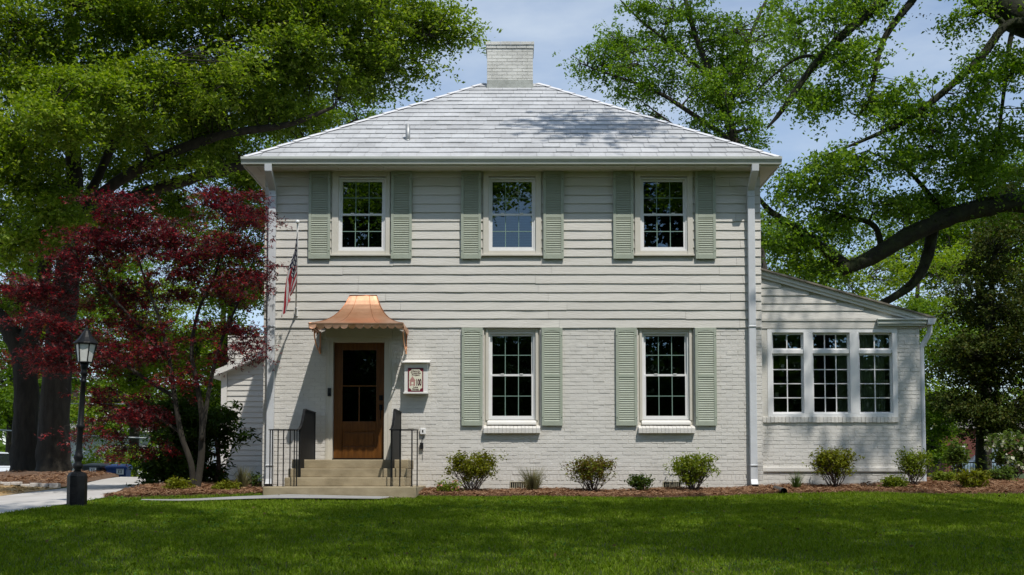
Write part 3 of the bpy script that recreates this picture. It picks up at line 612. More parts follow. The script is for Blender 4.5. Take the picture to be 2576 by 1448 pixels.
for (a_, b_), nx in zip(bays, (2, 3, 2)):
    for c_, d_, nz in ((1.325, 2.385, 4), (2.452, 2.755, 1)):
        s = MB(); slide(s, a_, b_, c_, d_, SY+.055, SY+.09, .03); s.build('sash', M['vinyl'], TWO)
        MB().box(a_+.028, b_-.028, SY+.068, SY+.070, c_+.028, d_-.028).build('pane', M['sunglass'], TWO)
        g = MB()
        for k in range(1, nx): xx = a_+.03+(b_-a_-.06)*k/nx; g.box(xx-.009, xx+.009, SY+.0595, SY+.0665, c_+.03, d_-.03)
        for k in range(1, nz): zz = c_+.03+(d_-c_-.06)*k/nz; g.box(a_+.03, b_-.03, SY+.059, SY+.067, zz-.008, zz+.008)
        if nz == 1 and nx == 3: g.box(a_+.03, b_-.03, SY+.059, SY+.067, d_-.034, d_-.0305)
        g.build('grille', M['vinyl'], TWO)
MB().box(SX0+.02, SX1-.13, 2.6, 2.65, -.1, 3.0).box(SX0+.02, SX1-.13, SY+.13, 2.6, 2.9, 2.95).box(SX0+.02, SX1-.13, SY+.13, 2.6, .2, .25).build('interior_wall', M['room'], H)
cu = MB()
for x0_, x1_ in ((5.74, 5.98), (6.10, 6.62)):
    cu.grid([[(x0_+(x1_-x0_)*k/60, SY+.17+.03*math.sin(k*1.05)+.012*math.sin(k*.37), z) for k in range(61)] for z in (1.28, 2.9)])
cu.build('curtain', M['curtain'], TWO, smooth=True)
tag(MB().obox((4.70, SY+.16, 1.655), ((1,0,0),(0,1,0),(0,0,1)), (.028, .006, .055)).build('wall_notice', M['cream'], None), 'small pale notice inside the sunroom window pane nearest the downspout', 'notice')

# ------------------------------------------------------------------ front steps, rails
ST = thing('entrance_steps', 'tan concrete front steps with black iron rails under the copper awning', 'steps', (-2.65, -1, 0))
sx0, sx1 = -3.645, -1.715
for k, (yf, z0, z1) in enumerate(((-1.04, .35, .500), (-1.34, .205, .352), (-1.64, .062, .207))):
    MB().box(sx0, sx1, yf, -.024 if k == 0 else -.30, z0, z1).build('step', M['concrete'], ST, bevel=.014)
MB().box(sx0+.02, sx1-.02, -.30, -.03, -.1, .349).build('core', M['concrete'], ST)
MB().box(-3.89, -1.50, -2.10, -.03, -.16, .064).build('slab', M['concrete'], ST, bevel=.016)
def railing(x, sd):
    r_ = MB(); zt = 1.335
    # solid panel: over the landing, sweeping down along the treads to the volute
    sweep = [(-1.03, zt), (-1.09, 1.30), (-1.16, 1.22), (-1.24, 1.13), (-1.33, 1.06), (-1.45, 1.005), (-1.58, .975), (-1.70, .966)]
    pr = [(-.06, .505), (-.06, zt-.012)]+[(y, z-.012) for y, z in sweep[:6]]+[(-1.45, .215), (-1.345, .215), (-1.345, .358), (-1.045, .358), (-1.045, .505)]
    P_ = MB().prism([(x-.004, y, z) for y, z in pr], (.008, 0, 0)).build('panel', M['ironpanel'], ST)
    cap = [(x, -.04, zt)]+[(x, y, z) for y, z in sweep]
    n = 20; vol = [(x+sd*(.215-.215*math.cos(q)*1.0), -1.70-.0-.20*math.sin(q), .966) for q in np.linspace(.15, math.pi*1.9, n)]
    rows = []
    path = [Vector(p) for p in cap+vol]
    for i, p in enumerate(path):
        t = (path[min(i+1, len(path)-1)]-path[max(i-1, 0)]).normalized(); s_ = t.cross(Vector((0,0,1))); s_ = s_.normalized() if s_.length > 1e-3 else Vector((1,0,0)); u = s_.cross(t)
        hw, hh = (.021, .006)
        rows.append([p+s_*hw+u*hh, p-s_*hw+u*hh, p-s_*hw-u*hh, p+s_*hw-u*hh, p+s_*hw+u*hh])
    rows[0] = [q for q in rows[0]]
    MB().grid(rows).build('top_rail', M['iron'], P_)
    for i in (1, 4, 7, 10, 13, 16, 19):
        q = vol[i]; b = MB().tube([(q[0], q[1], .066), (q[0], q[1], .962)], .0095, 8); b.box(q[0]-.02, q[0]+.02, q[1]-.02, q[1]+.02, .0645, .072); b.build('baluster', M['iron'], P_)
    MB().box(x-.013, x+.013, -1.475, -1.449, .066, .99).build('post', M['iron'], P_)
    MB().box(x-.013, x+.013, -.058, -.032, .503, zt-.006).build('post', M['iron'], P_)
railing(-3.44, -1); railing(-1.945, 1)

# ------------------------------------------------------------------ flag on its pole
FP0, FP1 = Vector((-3.79, -.05, 3.08)), Vector((-3.535, -1.32, 4.385))
FL = thing('flag', 'limp striped flag with starred blue canton on white wall pole above the copper awning', 'flag', FP0)
pl = MB().tube([FP0, FP1], .013, 12).build('pole', M['vinyl'], FL, smooth=True)
MB().ball(FP1+(FP1-FP0).normalized()*.035, .034, 14).build('finial', M['vinyl'], pl, smooth=True)
MB().obox(FP0+Vector((0,.022,0)), ((1,0,0),(0,1,0),(0,0,1)), (.03,.012,.05)).tube([FP0-(FP1-FP0).normalized()*.03, FP0+(FP1-FP0).normalized()*.12], .021, 12).build('bracket', M['vinyl'], FL)
fm = bpy.data.materials.new('flag_cloth'); fm.use_nodes = True; t = fm.node_tree; b = t.nodes['Principled BSDF']; l = t.links.new; b.inputs['Roughness'].default_value = .8
uv = N(t, 'ShaderNodeUVMap', uv_map='uv'); sp = N(t, 'ShaderNodeSeparateXYZ'); l(uv.outputs[0], sp.inputs[0])
def mth(op, a, b_=None, c=None):
    n = N(t, 'ShaderNodeMath', operation=op)
    for i, q in enumerate((a, b_, c)):
        if q is None: continue
        if isinstance(q, (int, float)): n.inputs[i].default_value = q
        else: l(q, n.inputs[i])
    return n.outputs[0]
U_, V_ = sp.outputs[0], sp.outputs[1]
stripe = mth('LESS_THAN', mth('MODULO', mth('MULTIPLY', V_, 13), 2), 1)
canton = mth('MULTIPLY', mth('LESS_THAN', U_, .4), mth('LESS_THAN', V_, 7/13))
su = mth('MULTIPLY', U_, 6/.4); sv_ = mth('MULTIPLY', V_, 5/(7/13))
def frac5(q): return mth('SUBTRACT', mth('FRACT', q), .5)
d2 = mth('ADD', mth('POWER', frac5(su), 2), mth('MULTIPLY', mth('POWER', frac5(sv_), 2), 1.0)); star = mth('LESS_THAN', d2, .07)
m1 = N(t, 'ShaderNodeMixRGB'); m1.inputs[1].default_value = (.74,.72,.70,1); m1.inputs[2].default_value = (.42,.010,.025,1); l(stripe, m1.inputs[0])
m2 = N(t, 'ShaderNodeMixRGB'); m2.inputs[1].default_value = (.012,.016,.05,1); m2.inputs[2].default_value = (.72,.7,.68,1); l(star, m2.inputs[0])
m3 = N(t, 'ShaderNodeMixRGB'); l(canton, m3.inputs[0]); l(m1.outputs[0], m3.inputs[1]); l(m2.outputs[0], m3.inputs[2]); l(m3.outputs[0], b.inputs['Base Color'])
tl = N(t, 'ShaderNodeBsdfTranslucent'); l(m3.outputs[0], tl.inputs[0]); ms = N(t, 'ShaderNodeMixShader', i_Fac=.08); l(b.outputs[0], ms.inputs[1]); l(tl.outputs[0], ms.inputs[2]); l(ms.outputs[0], t.nodes['Material Output'].inputs[0])
nu, nv = 46, 34; rows = []; uvs = []
tipA, tipB = at(711, 800, -.95), at(728, 757, -.80)
for j in range(nv):
    v = j/(nv-1); hp_ = FP0.lerp(FP1, .93-.56*v)+Vector((.004, 0, -.02)); tp = tipA.lerp(tipB, v); row = []
    for i in range(nu):
        u = i/(nu-1); p = hp_.lerp(tp, u); en = math.sin(math.pi*min(1, u*1.15))
        belly = Vector((-.10*en*(.25+v*.2)*(1-.3*u), -.05*en*math.sin(v*9), -.16*en*v*(1-u)))
        fold = Vector((.022*math.sin(v*15+u*4), .07*math.sin(v*12+1+u*2), 0))*min(1, u*3)
        row.append(p+belly+fold)
    rows.append(row)
fo = MB().grid(rows).build('cloth', fm, FL, smooth=True)
ul = fo.data.uv_layers.new(name='uv')
for lp in fo.data.loops:
    i = lp.vertex_index; ul.data[lp.index].uv = ((i % nu)/(nu-1), min(.9999, (i//nu)/(nv-1)))
# ------------------------------------------------------------------ sign box with the plaque
SB = thing('sign_box', 'white roofed wall box holding a cream and maroon street number plaque', 'sign box', (-1.68, -.1, 1.66))
cxs, cz = -1.682, 1.92
MB().box(cxs-.19, cxs+.215, -.155, -.015, 1.685, 2.19).box(cxs-.205, cxs+.228, -.178, -.012, 1.655, 1.684).build('box', M['signwhite'], SB, bevel=.004)
MB().prism([(cxs-.245, -.012, 2.255),(cxs-.245, -.235, 2.205),(cxs-.245, -.235, 2.19),(cxs-.245, -.012, 2.191)], (.50, 0, 0)).build('lid', M['signwhite'], SB, bevel=.003)
px0, px1, pz0, pz1, py_ = cxs-.125, cxs+.14, 1.69, 2.105, -.168
PL = MB().box(px0, px1, py_, -.1555, pz0, pz1).build('plaque', M['maroon'], SB)
c = []; b_ = .019; rr = .042
xa, xb, za, zb_ = px0+b_, px1-b_, pz0+b_, pz1-b_
for cx_, cz_, a0 in ((xb, zb_, 270), (xa, zb_, 0), (xa, za, 90), (xb, za, 180)):
    for q in np.linspace(0, 90, 7): c.append((cx_+rr*math.cos(R(a0-q)), py_-.0035, cz_+rr*math.sin(R(a0-q))))
MB().prism(c, (0, .003, 0)).build('face_panel', M['cream'], PL)
def lettering(txt, cx_, z, h, parent, m, bold=.0, sx=1.0, y=-.1725):
    cu_ = bpy.data.curves.new('lettering', 'FONT'); cu_.body = txt; cu_.size = h; cu_.align_x = 'CENTER'; cu_.offset = bold; cu_.extrude = .0006
    o = bpy.data.objects.new('lettering', cu_); COL.objects.link(o); dg = bpy.context.evaluated_depsgraph_get()
    me = bpy.data.meshes.new_from_object(o.evaluated_get(dg)); COL.objects.unlink(o); bpy.data.objects.remove(o)
    me.transform(Matrix.Translation(Vector((cx_, y, z))-ORG[parent.name]) @ Matrix.Rotation(R(90), 4, 'X') @ Matrix.Scale(sx, 4, (1,0,0)))
    me.materials.clear(); me.materials.append(m); ob = bpy.data.objects.new('lettering', me); COL.objects.link(ob); ob.parent = parent; return ob
cc = (px0+px1)/2
for txt, z, h in (('Historic', 2.035, .046), ('Trussville', 2.000, .046), ('Project', 1.966, .046), ('Lake', 1.752, .046), ('Street', 1.716, .046)): lettering(txt, cc, z, h, PL, M['ink'], .0011, 1.0)
lettering('100', cc+.052, 1.80, .155, PL, M['ink'], .007, .42)
e = MB(); ex, ez = px0+.078, 1.79; yy = -.1724
e.prism([(ex-.055, yy, ez+.09),(ex+.055, yy, ez+.09),(ex, yy, ez+.172)], (0, .0015, 0))
e.box(ex-.045, ex-.018, yy, yy+.0015, ez, ez+.0895).box(ex+.018, ex+.045, yy, yy+.0015, ez, ez+.0895).box(ex-.018, ex+.018, yy, yy+.0015, ez+.07, ez+.0895).box(ex-.018, ex+.018, yy, yy+.0015, ez+.012, ez+.026)
e.build('emblem', M['pinkink'], PL)
# ------------------------------------------------------------------ white sensor with black adapter
SN = thing('wall_sensor', 'small white square device with black adapter hanging below on brick wall by the steps', 'outdoor device', (-1.555, 0, 1.0))
MB().box(-1.605, -1.505, -.05, -.012, .95, 1.065).build('case', M['whiteplastic'], SN, bevel=.012)
MB().box(-1.568, -1.545, -.053, -.0495, .985, 1.03).build('lens', M['black'], SN)
MB().tube([(-1.55,-.03,.95),(-1.548,-.035,.90),(-1.575,-.035,.86),(-1.575,-.03,.80)], .005, 6).tube([(-1.56,-.02,.70),(-1.55,-.02,.66),(-1.563,-.015,.6),(-1.56,-.012,.5)], .003, 6).build('cord', M['black'], SN)
MB().box(-1.605, -1.545, -.055, -.012, .70, .81).build('adapter', M['black'], SN, bevel=.005)

# ------------------------------------------------------------------ lamp post
lb = at(193, 1276, -4.0); LPZ = g1(lb.x, -4)-.02; k = 1/180.0
LP = thing('lamp_post', 'black fluted lamp post with six-sided frosted lantern beside the driveway', 'street lamp', (lb.x, -4, LPZ))
lean = Vector((math.tan(R(2.6)), 0, 1)).normalized()
h0 = .50
bs = MB().lathe([(.145,0),(.145,.03),(.136,.035),(.134,.44),(.118,.48),(.075,.50),(.06,.505)], (lb.x, -4, LPZ), 8, R(22.5))
for zz in (.08, .2, .31, .44): bs.box(lb.x-.06, lb.x+.03, -4-.1285, -4-.122, LPZ+zz, LPZ+zz+.008)
bs.build('base', M['iron'], LP, bevel=.006)
pp = MB(); pf = [(.055,.5),(.04,.53),(.066,.56),(.068,.60),(.045,.63),(.05,.66),(.066,.70),(.064,.73),(.05,.75),(.048,.78),(.043,.80),(.040,1.10),(.058,1.12),(.058,1.15),(.042,1.17),(.033,1.75),(.044,1.76),(.044,1.78),(.035,1.79),(.036,1.86),(.046,1.87),(.046,1.90),(.036,1.92),(.05,1.97),(.06,2.03)]
pp.lathe([(r, z-.5) for r, z in pf], (0,0,0), 16)
po = pp.v; pp.v = [tuple(Vector((lb.x, -4, LPZ+.5))+Vector((v[0], v[1], 0))+lean*v[2]) for v in po]
pp.build('post', M['iron'], LP, smooth=True)
def onp(z, r, a): return Vector((lb.x, -4, LPZ+.5))+lean*(z-.5)+Vector((r*math.cos(a), r*math.sin(a), 0))
ln = MB(); gl = MB()
A6 = [R(10+60*k) for k in range(6)]
for i in range(6):
    a, b2 = A6[i], A6[(i+1) % 6]
    ln.tube([onp(2.03, .098, a), onp(2.30, .142, a)], .0095, 6)
    gl.add([onp(2.035, .093, a), onp(2.035, .093, b2), onp(2.295, .136, b2), onp(2.295, .136, a)], [(0,1,2,3)])
    ln.tube([onp(2.035, .1, a), onp(2.035, .1, b2)], .011, 6); ln.tube([onp(2.295, .145, a), onp(2.295, .145, b2)], .012, 6)
LT = ln.build('lantern', M['iron'], LP)
gm2 = mat('frosted_glass', (.60,.61,.58), (.68,.69,.66), .35, 20); gm2.node_tree.nodes['Principled BSDF'].inputs['Transmission Weight'].default_value = 0
gl.build('pane', gm2, LT)
cp = MB(); rf_ = [(.172,2.30),(.165,2.318),(.135,2.345),(.10,2.385),(.07,2.43),(.045,2.475),(.022,2.50),(.018,2.53),(.004,2.56)]
rows = [[onp(z, r*(1 if kk % 2 == 0 else .93), R(10+30*kk)) for kk in range(13)] for r, z in rf_]
cp.grid(rows); cp.add([onp(2.301, .16, a) for a in A6], [tuple(range(6))]); cp.build('cap', M['iron'], LT)

# ------------------------------------------------------------------ rear annex at the left corner
AX = thing('annex', 'pale lap-sided annex with sloping roof behind the red maple and house corner', 'outbuilding', (-5.4, 5, 0))
ax0, ax1, ay = -6.33, -4.37, 5.0
za = lambda x: 2.45+(x-ax0)*.42
siding(ax0+.1, ax1, .44, 3.3, [], y=ay, exp=.118, xr=None, seed=3).build('lap_siding', M['siding'], AX)
MB().box(ax0, ax1, ay-.02, ay+.1, -.1, .435).build('footing', M['mortar'], AX)
MB().box(ax0-.03, ax0+.095, ay-.03, ay+.1, .436, 2.5).build('corner_board', M['trim'], AX)
MB().box(ax0+.01, ax1, ay+.101, 9, -.1, 2.44).prism([(ax0+.01, ay+.012, 2.441),(ax1, ay+.012, 2.441),(ax1, ay+.012, 3.28)], (0, .085, 0)).build('wall', M['mortar'], AX)
rr_ = MB().prism([(ax0-.22, ay-.22, 2.36),(ax1+.0, ay-.22, 3.275),(ax1+.0, ay-.22, 3.40),(ax0-.22, ay-.22, 2.485)], (0, 4.3, 0)); rr_.build('roof', M['trim'], AX)

# ------------------------------------------------------------------ plants
def perp(n):
    r = rng.normal(size=n.shape); t = np.cross(n, r); return t/np.maximum(np.linalg.norm(t, axis=1, keepdims=True), 1e-9)
def leafgeo(C, size, up=.7, asp=.55, lobes=1, nrm=None):
    n = len(C); Nn = rng.normal(size=(n, 3)); Nn[:, 2] = np.abs(Nn[:, 2])*.6+up
    if nrm is not None: Nn = Nn*.7+nrm
    Nn /= np.linalg.norm(Nn, axis=1, keepdims=True); T = perp(Nn); B = np.cross(Nn, T); s = (size*rng.uniform(.65, 1.25, n))[:, None]
    if lobes == 1: return np.stack([C-T*s*.5, C+B*s*asp*.5+Nn*s*.06, C+T*s*.5-Nn*s*.08, C-B*s*asp*.5+Nn*s*.06], 1).reshape(-1, 3)
    out = []
    for a in np.linspace(-1.15, 1.15, lobes):
        d = T*math.cos(a)+B*math.sin(a); p = -T*math.sin(a)+B*math.cos(a); b = C-T*s*.25; L_ = s*(.85-.18*abs(a))
        out.append(np.stack([b, b+d*L_*.5+p*s*.13, b+d*L_-Nn*s*.1, b+d*L_*.5-p*s*.13], 1))
    return np.concatenate(out, 1).reshape(-1, 3)
def sprays(centers, r, nl, flat=.45, K=7, droop=.15):
    n = len(centers); d = rng.normal(size=(n, K, 3)); d[..., 2] *= flat; d /= np.linalg.norm(d, axis=2, keepdims=True); d[..., 2] *= flat+.2
    rr = r*rng.uniform(.6, 1.3, n); q = max(1, nl//K); t = rng.uniform(0, 1, (n, K, q))**.65
    P = centers[:, None, None]+d[:, :, None]*(rr[:, None, None]*t)[..., None]
    P[..., 2] -= droop*rr[:, None, None]*t*t
    P += rng.normal(0, .035*r+.02, P.shape); return P.reshape(-1, 3), d, rr
def curve(p0, p1, sag, n, wob, rs):
    p0, p1 = Vector(p0), Vector(p1); L_ = (p1-p0).length; out = []
    o1, o2 = Vector((rs.gauss(0, wob), rs.gauss(0, wob), rs.gauss(0, wob)))*L_, Vector((rs.gauss(0, wob), rs.gauss(0, wob), rs.gauss(0, wob)))*L_
    for i in range(n+1):
        u = i/n; out.append(p0.lerp(p1, u)+Vector((0,0,1))*sag*L_*math.sin(math.pi*u)+o1*math.sin(math.pi*u)+o2*math.sin(2*math.pi*u)*.5)
    return out
def smoothpath(pts, rads, sub=5):
    P = [Vector(p) for p in pts]; out, ro = [], []
    for i in range(len(P)-1):
        a, b, c, d = P[max(i-1, 0)], P[i], P[i+1], P[min(i+2, len(P)-1)]
        for k in range(sub):
            u = k/sub; out.append(.5*((2*b)+(c-a)*u+(2*a-5*b+4*c-d)*u*u+(3*b-a-3*c+d)*u**3)); ro.append(rads[i]*(1-u)+rads[i+1]*u)
    return out+[P[-1]], ro+[rads[-1]]
def tree(name, label, cat, base, limbs, blobs, leaf, bark='bark', lsize=.09, nl=70, sr=.75, flat=.45, up=.7, asp=.55, lobes=1, group=None, seed=1, twig=.016, droop=.15, K=7, shell=.45, twigs=True, wobble=0.0, n=10, clump=.36, dens=1.35, moss=0):
    """limbs: list of (points, radii); blobs: (centre, (rx,ry,rz), sprays)"""
    rs = random.Random(seed); T = thing(name, label, cat, base, group); mb = MB(); skel = []
    for pts, rads in limbs:
        P, q = smoothpath(pts, rads, 7)
        if wobble: P = [p+Vector((rs.gauss(0, wobble), rs.gauss(0, wobble), 0)) if 0 < i < len(P)-1 else p for i, p in enumerate(P)]
        mb.tube(P, q, n, lump=.10 if max(q) > .1 else .05); skel += [(p, r_) for p, r_ in zip(P, q)]
    SK = np.array([p[:] for p, _ in skel]); SR = np.array([r_ for _, r_ in skel]); CC = []
    for c, rad, ns in blobs:
        c = Vector(c); d = np.linalg.norm(SK-np.array(c[:]), axis=1)+np.maximum(0, SK[:, 2]-c.z)*.6; i = int(d.argmin())
        if (Vector(SK[i])-c).length > min(rad)*.6:
            P = curve(SK[i], c, .06, 7, .07, rs); r0 = min(SR[i]*.55, .09); q = [r0*(1-.8*k/7) for k in range(8)]; mb.tube(P, q, 7)
            SK = np.concatenate([SK, np.array([p[:] for p in P])]); SR = np.concatenate([SR, q])
        ns = int(ns*dens); ms_ = max(3, ns//6); g = rng.normal(size=(ms_, 3)); g /= np.linalg.norm(g, axis=1, keepdims=True); g *= (rng.uniform(0, 1, ms_)**shell)[:, None]; sub = np.array(c[:])+g*np.array(rad)
        cs = sub[rng.integers(0, ms_, ns)]+rng.normal(size=(ns, 3))*np.array([1, 1, .38])*max(.22, min(rad)*clump); CC.append(cs)
        if twigs:
            nb = []
            for q_ in cs:
                d = np.linalg.norm(SK-q_, axis=1)+np.maximum(0, SK[:, 2]-q_[2])*.4; i = int(d.argmin())
                P = curve(SK[i], q_, .04, 4, .08, rs); mb.tube(P, [twig*(1-.75*k/4) for k in range(5)], 4, cap=False); nb += [(p[:], twig*.8) for p in P[2:4]]
            SK = np.concatenate([SK, np.array([p for p, _ in nb])]); SR = np.concatenate([SR, np.full(len(nb), twig)])
    CC = np.concatenate(CC); mb.build('trunk', M[bark], T, smooth=True)
    if moss:
        q = [(p, r_) for p, r_ in skel if r_ > .07]; i = rng.integers(0, len(q), moss); pc = np.array([p[:] for p, _ in q])[i]; pr = np.array([r_ for _, r_ in q])[i]
        a = rng.normal(size=(moss, 3)); a[:, 2] += .9; a /= np.linalg.norm(a, axis=1, keepdims=True)
        pc = pc+rng.uniform(-.5, .5, (moss, 1))*(np.array([p[:] for p, _ in q])[np.minimum(i+1, len(q)-1)]-pc); npmesh('moss', leafgeo(pc+a*(pr*1.0)[:, None], .055, .3, .5, nrm=a), 4, MOSS, T)
    P, d, rr = sprays(CC, sr, nl, flat, K, droop)
    npmesh('crown', leafgeo(P, lsize, up, asp, lobes), 4, leaf, T); return T
def B(px, py, Y, rx, ry, dep, ns):
    c = at(px, py, Y); s = (Y+20)/F; return (c, (rx*s, dep, ry*s), ns)
def PX(Y, *pts): return [at(x, y, Y) for x, y in pts]
lx = rng.uniform(-9, 10, 240); ly = rng.uniform(-10.5, -1.7, 240); lk = in_poly(lx, ly, LAWN); lx, ly = lx[lk], ly[lk]
npmesh('fallen_leaves', leafgeo(np.stack([lx, ly, gz(lx, ly)+.04], -1), .05, 1.2, .6), 4, leafmat('fallen_leaf', [(.06,.04,.012),(.11,.08,.025),(.10,.11,.025)], .1), kind='stuff')
npmesh('clover', leafgeo(WD, .032, .9, .8), 4, leafmat('clover_leaf', [(.05,.12,.012),(.08,.17,.02),(.12,.2,.03)], .35), kind='stuff')
GO = leafmat('oak_leaf', [(.085,.155,.012),(.122,.21,.018),(.175,.265,.03),(.26,.335,.07)], .55, rough=.42, spec=.3)
MOSS = leafmat('moss_tuft', [(.012,.016,.004),(.022,.034,.006),(.04,.06,.010)], .2)
GL = leafmat('elm_leaf', [(.072,.155,.016),(.105,.21,.02),(.145,.26,.03),(.20,.31,.06)], .54, rough=.45, spec=.22)
GB = leafmat('bright_leaf', [(.10,.18,.012),(.15,.24,.018),(.20,.30,.028),(.27,.36,.06)], .5)
GD = leafmat('dark_leaf', [(.020,.048,.006),(.032,.068,.008),(.05,.09,.012)], .3)
GH = leafmat('holly_leaf', [(.022,.042,.006),(.038,.062,.008),(.06,.085,.014),(.09,.09,.02)], .25)
GR = leafmat('maple_red_leaf', [(.030,.012,.016),(.050,.014,.015),(.11,.017,.015),(.32,.022,.018)], .30, rough=.45, spec=.3)
GM = leafmat('mid_leaf', [(.055,.12,.010),(.085,.165,.014),(.12,.21,.022),(.16,.25,.04)], .5)

# left oak with the long limbs reaching behind the roof
tree('oak_tree', 'big oak with straight grey trunk rising from the mulch mound behind the lamp post', 'tree', at(128,1199,7),
  [(PX(7,(132,1215),(135,1150),(139,1000),(160,760),(185,560),(183,350),(176,150),(172,-50),(180,-330)), [.50,.38,.34,.31,.24,.17,.14,.11,.05]),
   (PX(7,(182,575),(330,500),(480,450),(620,415),(760,380),(900,300)), [.17,.15,.13,.11,.08,.03]),
   (PX(6.4,(188,560),(280,470),(400,400),(560,340),(720,315),(840,270)), [.16,.14,.13,.10,.07,.03]),
   (PX(7.5,(185,540),(240,460),(290,350),(330,310),(390,220),(500,140),(640,60)), [.13,.11,.10,.09,.07,.06,.03]),
   (PX(7.5,(178,260),(300,150),(480,60),(700,20),(900,60),(1080,90)), [.11,.10,.08,.07,.05,.02]),
   (PX(6.5,(180,300),(100,180),(20,120),(-80,60)), [.10,.08,.06,.03]), (PX(6.8,(184,480),(90,420),(0,400)), [.1,.07,.03])],
  [B(60,70,5.5,190,110,2.2,110), B(330,40,6,170,110,2.2,105), B(560,40,6.5,170,100,2.2,100), B(780,40,7,170,90,2.2,100), B(980,70,7.5,170,95,2,95), B(1110,70,8,85,60,1.2,36),
   B(150,215,5.2,150,75,1.6,66), B(380,200,5.5,150,80,1.8,75), B(600,190,6,150,80,1.8,75), B(800,170,7,140,70,1.8,70), B(960,180,8,110,60,1.5,46),
   B(50,340,5.0,120,70,1.5,50), B(270,350,9.5,110,70,1.5,40), B(460,320,9.5,130,60,1.5,48), B(620,290,9.5,120,50,1.5,46), B(740,280,9.5,110,45,1.3,36), B(500,300,6,130,50,1.2,26), B(690,270,6.4,110,40,1.2,24), B(330,330,5.6,90,50,1.1,16), B(420,420,6.2,90,40,1,10), B(600,390,7,80,30,1,10),
   B(60,470,5.0,100,50,1.3,34), B(330,440,10,120,50,1.2,30), B(500,390,10,110,50,1.2,34), B(600,460,10,80,60,1.2,30), B(460,500,10.5,130,50,1.3,36), B(300,540,10.5,110,50,1.3,30), B(115,560,5,90,40,1.2,26), B(30,620,5,80,50,1.2,26), B(120,400,9,80,80,1.4,26), B(130,300,3.6,110,70,1.2,40), B(235,235,3.8,100,60,1.2,34),
   B(300,-150,6,400,160,3,120), B(800,-120,7,350,130,2.5,90), B(-120,200,6,140,300,2.5,60)],
  GO, 'bark', .105, 84, .74, .45, seed=2, up=.8, dens=1.5)
tree('oak_tree', 'leaning forked oak with dark trunk standing between white car and straighter oak', 'tree', at(62,1200,9),
  [(PX(9,(60,1216),(64,1150),(66,1000),(66,920),(72,860),(95,780),(120,620),(150,400)), [.50,.34,.30,.30,.26,.2,.16,.08]), (PX(9,(62,930),(35,850),(0,800),(-60,740),(-140,600)), [.25,.24,.2,.16,.08])],
  [B(0,560,9,160,110,2,60), B(140,640,9.5,120,80,2,36), B(-120,420,9,140,150,2,40), B(240,560,10,130,70,2,36), B(60,760,10,110,60,1.5,26)],
  GO, 'bark', .10, 75, .72, .42, seed=3)
tree('background_tree', 'green tree rising behind the white roof above the red maple', 'tree', (-7.5,15,.1),
  [([(-7.5,15,.1),(-7.3,15,4),(-7,15,8),(-6,15,11)], [.4,.3,.22,.1])],
  [B(640,560,14,120,80,2,50), B(560,640,14,100,80,2,40), B(660,700,15,60,80,1.6,28), B(850,250,14,150,70,2,40), B(700,400,14,140,80,2,50), B(450,560,15,120,80,2,40)], GM, 'bark', .11, 70, .8, .5, seed=4)
# sunlit trees beyond the driveway
def bgtree(px, py0, Y, blobs, label, leaf, ls, seed, group='trees beyond the driveway', nl=65, sr=.95, bark='barkgrey', name='background_tree'):
    b = at(px, py0, Y); b.z = g1(b.x, Y)-.05; c0 = blobs[0][0]; top = max(q[0].z for q in blobs)
    return tree(name, label, 'tree', b, [([b, b+Vector((.1, 0, (top-b.z)*.35)), b+Vector((-.1, .1, (top-b.z)*.7)), b+Vector((0, 0, top-b.z))], [.24, .2, .14, .05])], blobs, leaf, bark, ls, nl, sr, .55, seed=seed, group=group, K=6)
bgtree(330, 1215, 30, [B(300,760,30,150,80,2.5,50), B(330,900,30,140,80,2.5,50), B(250,1010,29,110,60,2,36), B(420,820,31,110,90,2.5,40), B(380,1020,30,90,50,2,26)], 'bright green tree seen between the lamp post and the maple stems', GB, .15, 21)
bgtree(560, 1215, 27, [B(540,700,27,110,70,2.2,26), B(590,920,26,70,90,2,34), B(520,900,27,110,80,2,40), B(560,1030,26,70,60,1.6,26), B(480,1040,27,90,50,1.6,22)], 'bright yellow green tree standing against the annex edge', GB, .14, 22)
bgtree(20, 1215, 34, [B(20,900,34,130,80,2.5,44), B(0,1020,33,120,70,2.5,44), B(120,980,34,100,80,2.5,36), B(180,860,34,90,90,2.5,36), B(30,700,36,110,90,2.5,44), B(0,800,36,110,80,2.5,36), B(-60,600,36,120,90,2.5,30)], 'green tree behind the forked oak and the white car', GM, .16, 23)
bgtree(180, 1215, 48, [B(150,760,48,160,80,3,50), B(200,1060,46,140,60,3,46), B(60,1080,46,150,50,3,40), B(420,700,48,150,90,3,40)], 'distant shaded tree between the two oak trunks', GM, .2, 24)
bgtree(450, 1215, 40, [B(450,900,40,130,90,3,60), B(330,980,40,120,80,3,50), B(560,860,40,90,80,3,40), B(480,1060,39,120,60,2.5,44), B(300,1080,39,110,50,2.5,36), B(250,860,40,110,90,3,44)], 'deep green tree standing behind the bright ones by the annex', GM, .17, 25)

bgtree(575, 1215, 12, [B(575,770,12,60,60,1.2,30), B(600,900,12,45,70,1,26), B(500,890,12,80,60,1.2,34), B(520,990,11.5,80,50,1.1,30), B(420,900,12.5,70,60,1.2,24), B(590,1020,11.5,35,50,.8,14), B(330,960,13,80,60,1.2,30), B(260,880,13,70,60,1.2,26), B(360,820,13,70,60,1.2,24)], 'bright leafy tree close behind the maple, hiding the annex corner', GB, .105, 26, sr=.6, nl=70)
bgtree(90, 1215, 20, [B(100,620,20,150,80,2,50), B(20,760,20,110,90,2,44), B(120,820,20,80,80,1.6,30), B(250,720,20,110,70,2,40), B(10,960,20,90,80,1.8,36), B(115,1000,20,50,90,1.2,26), B(380,640,20,110,70,2,36)], 'shaded green tree filling in behind both oak trunks', GM, .12, 27, sr=.8, nl=75)
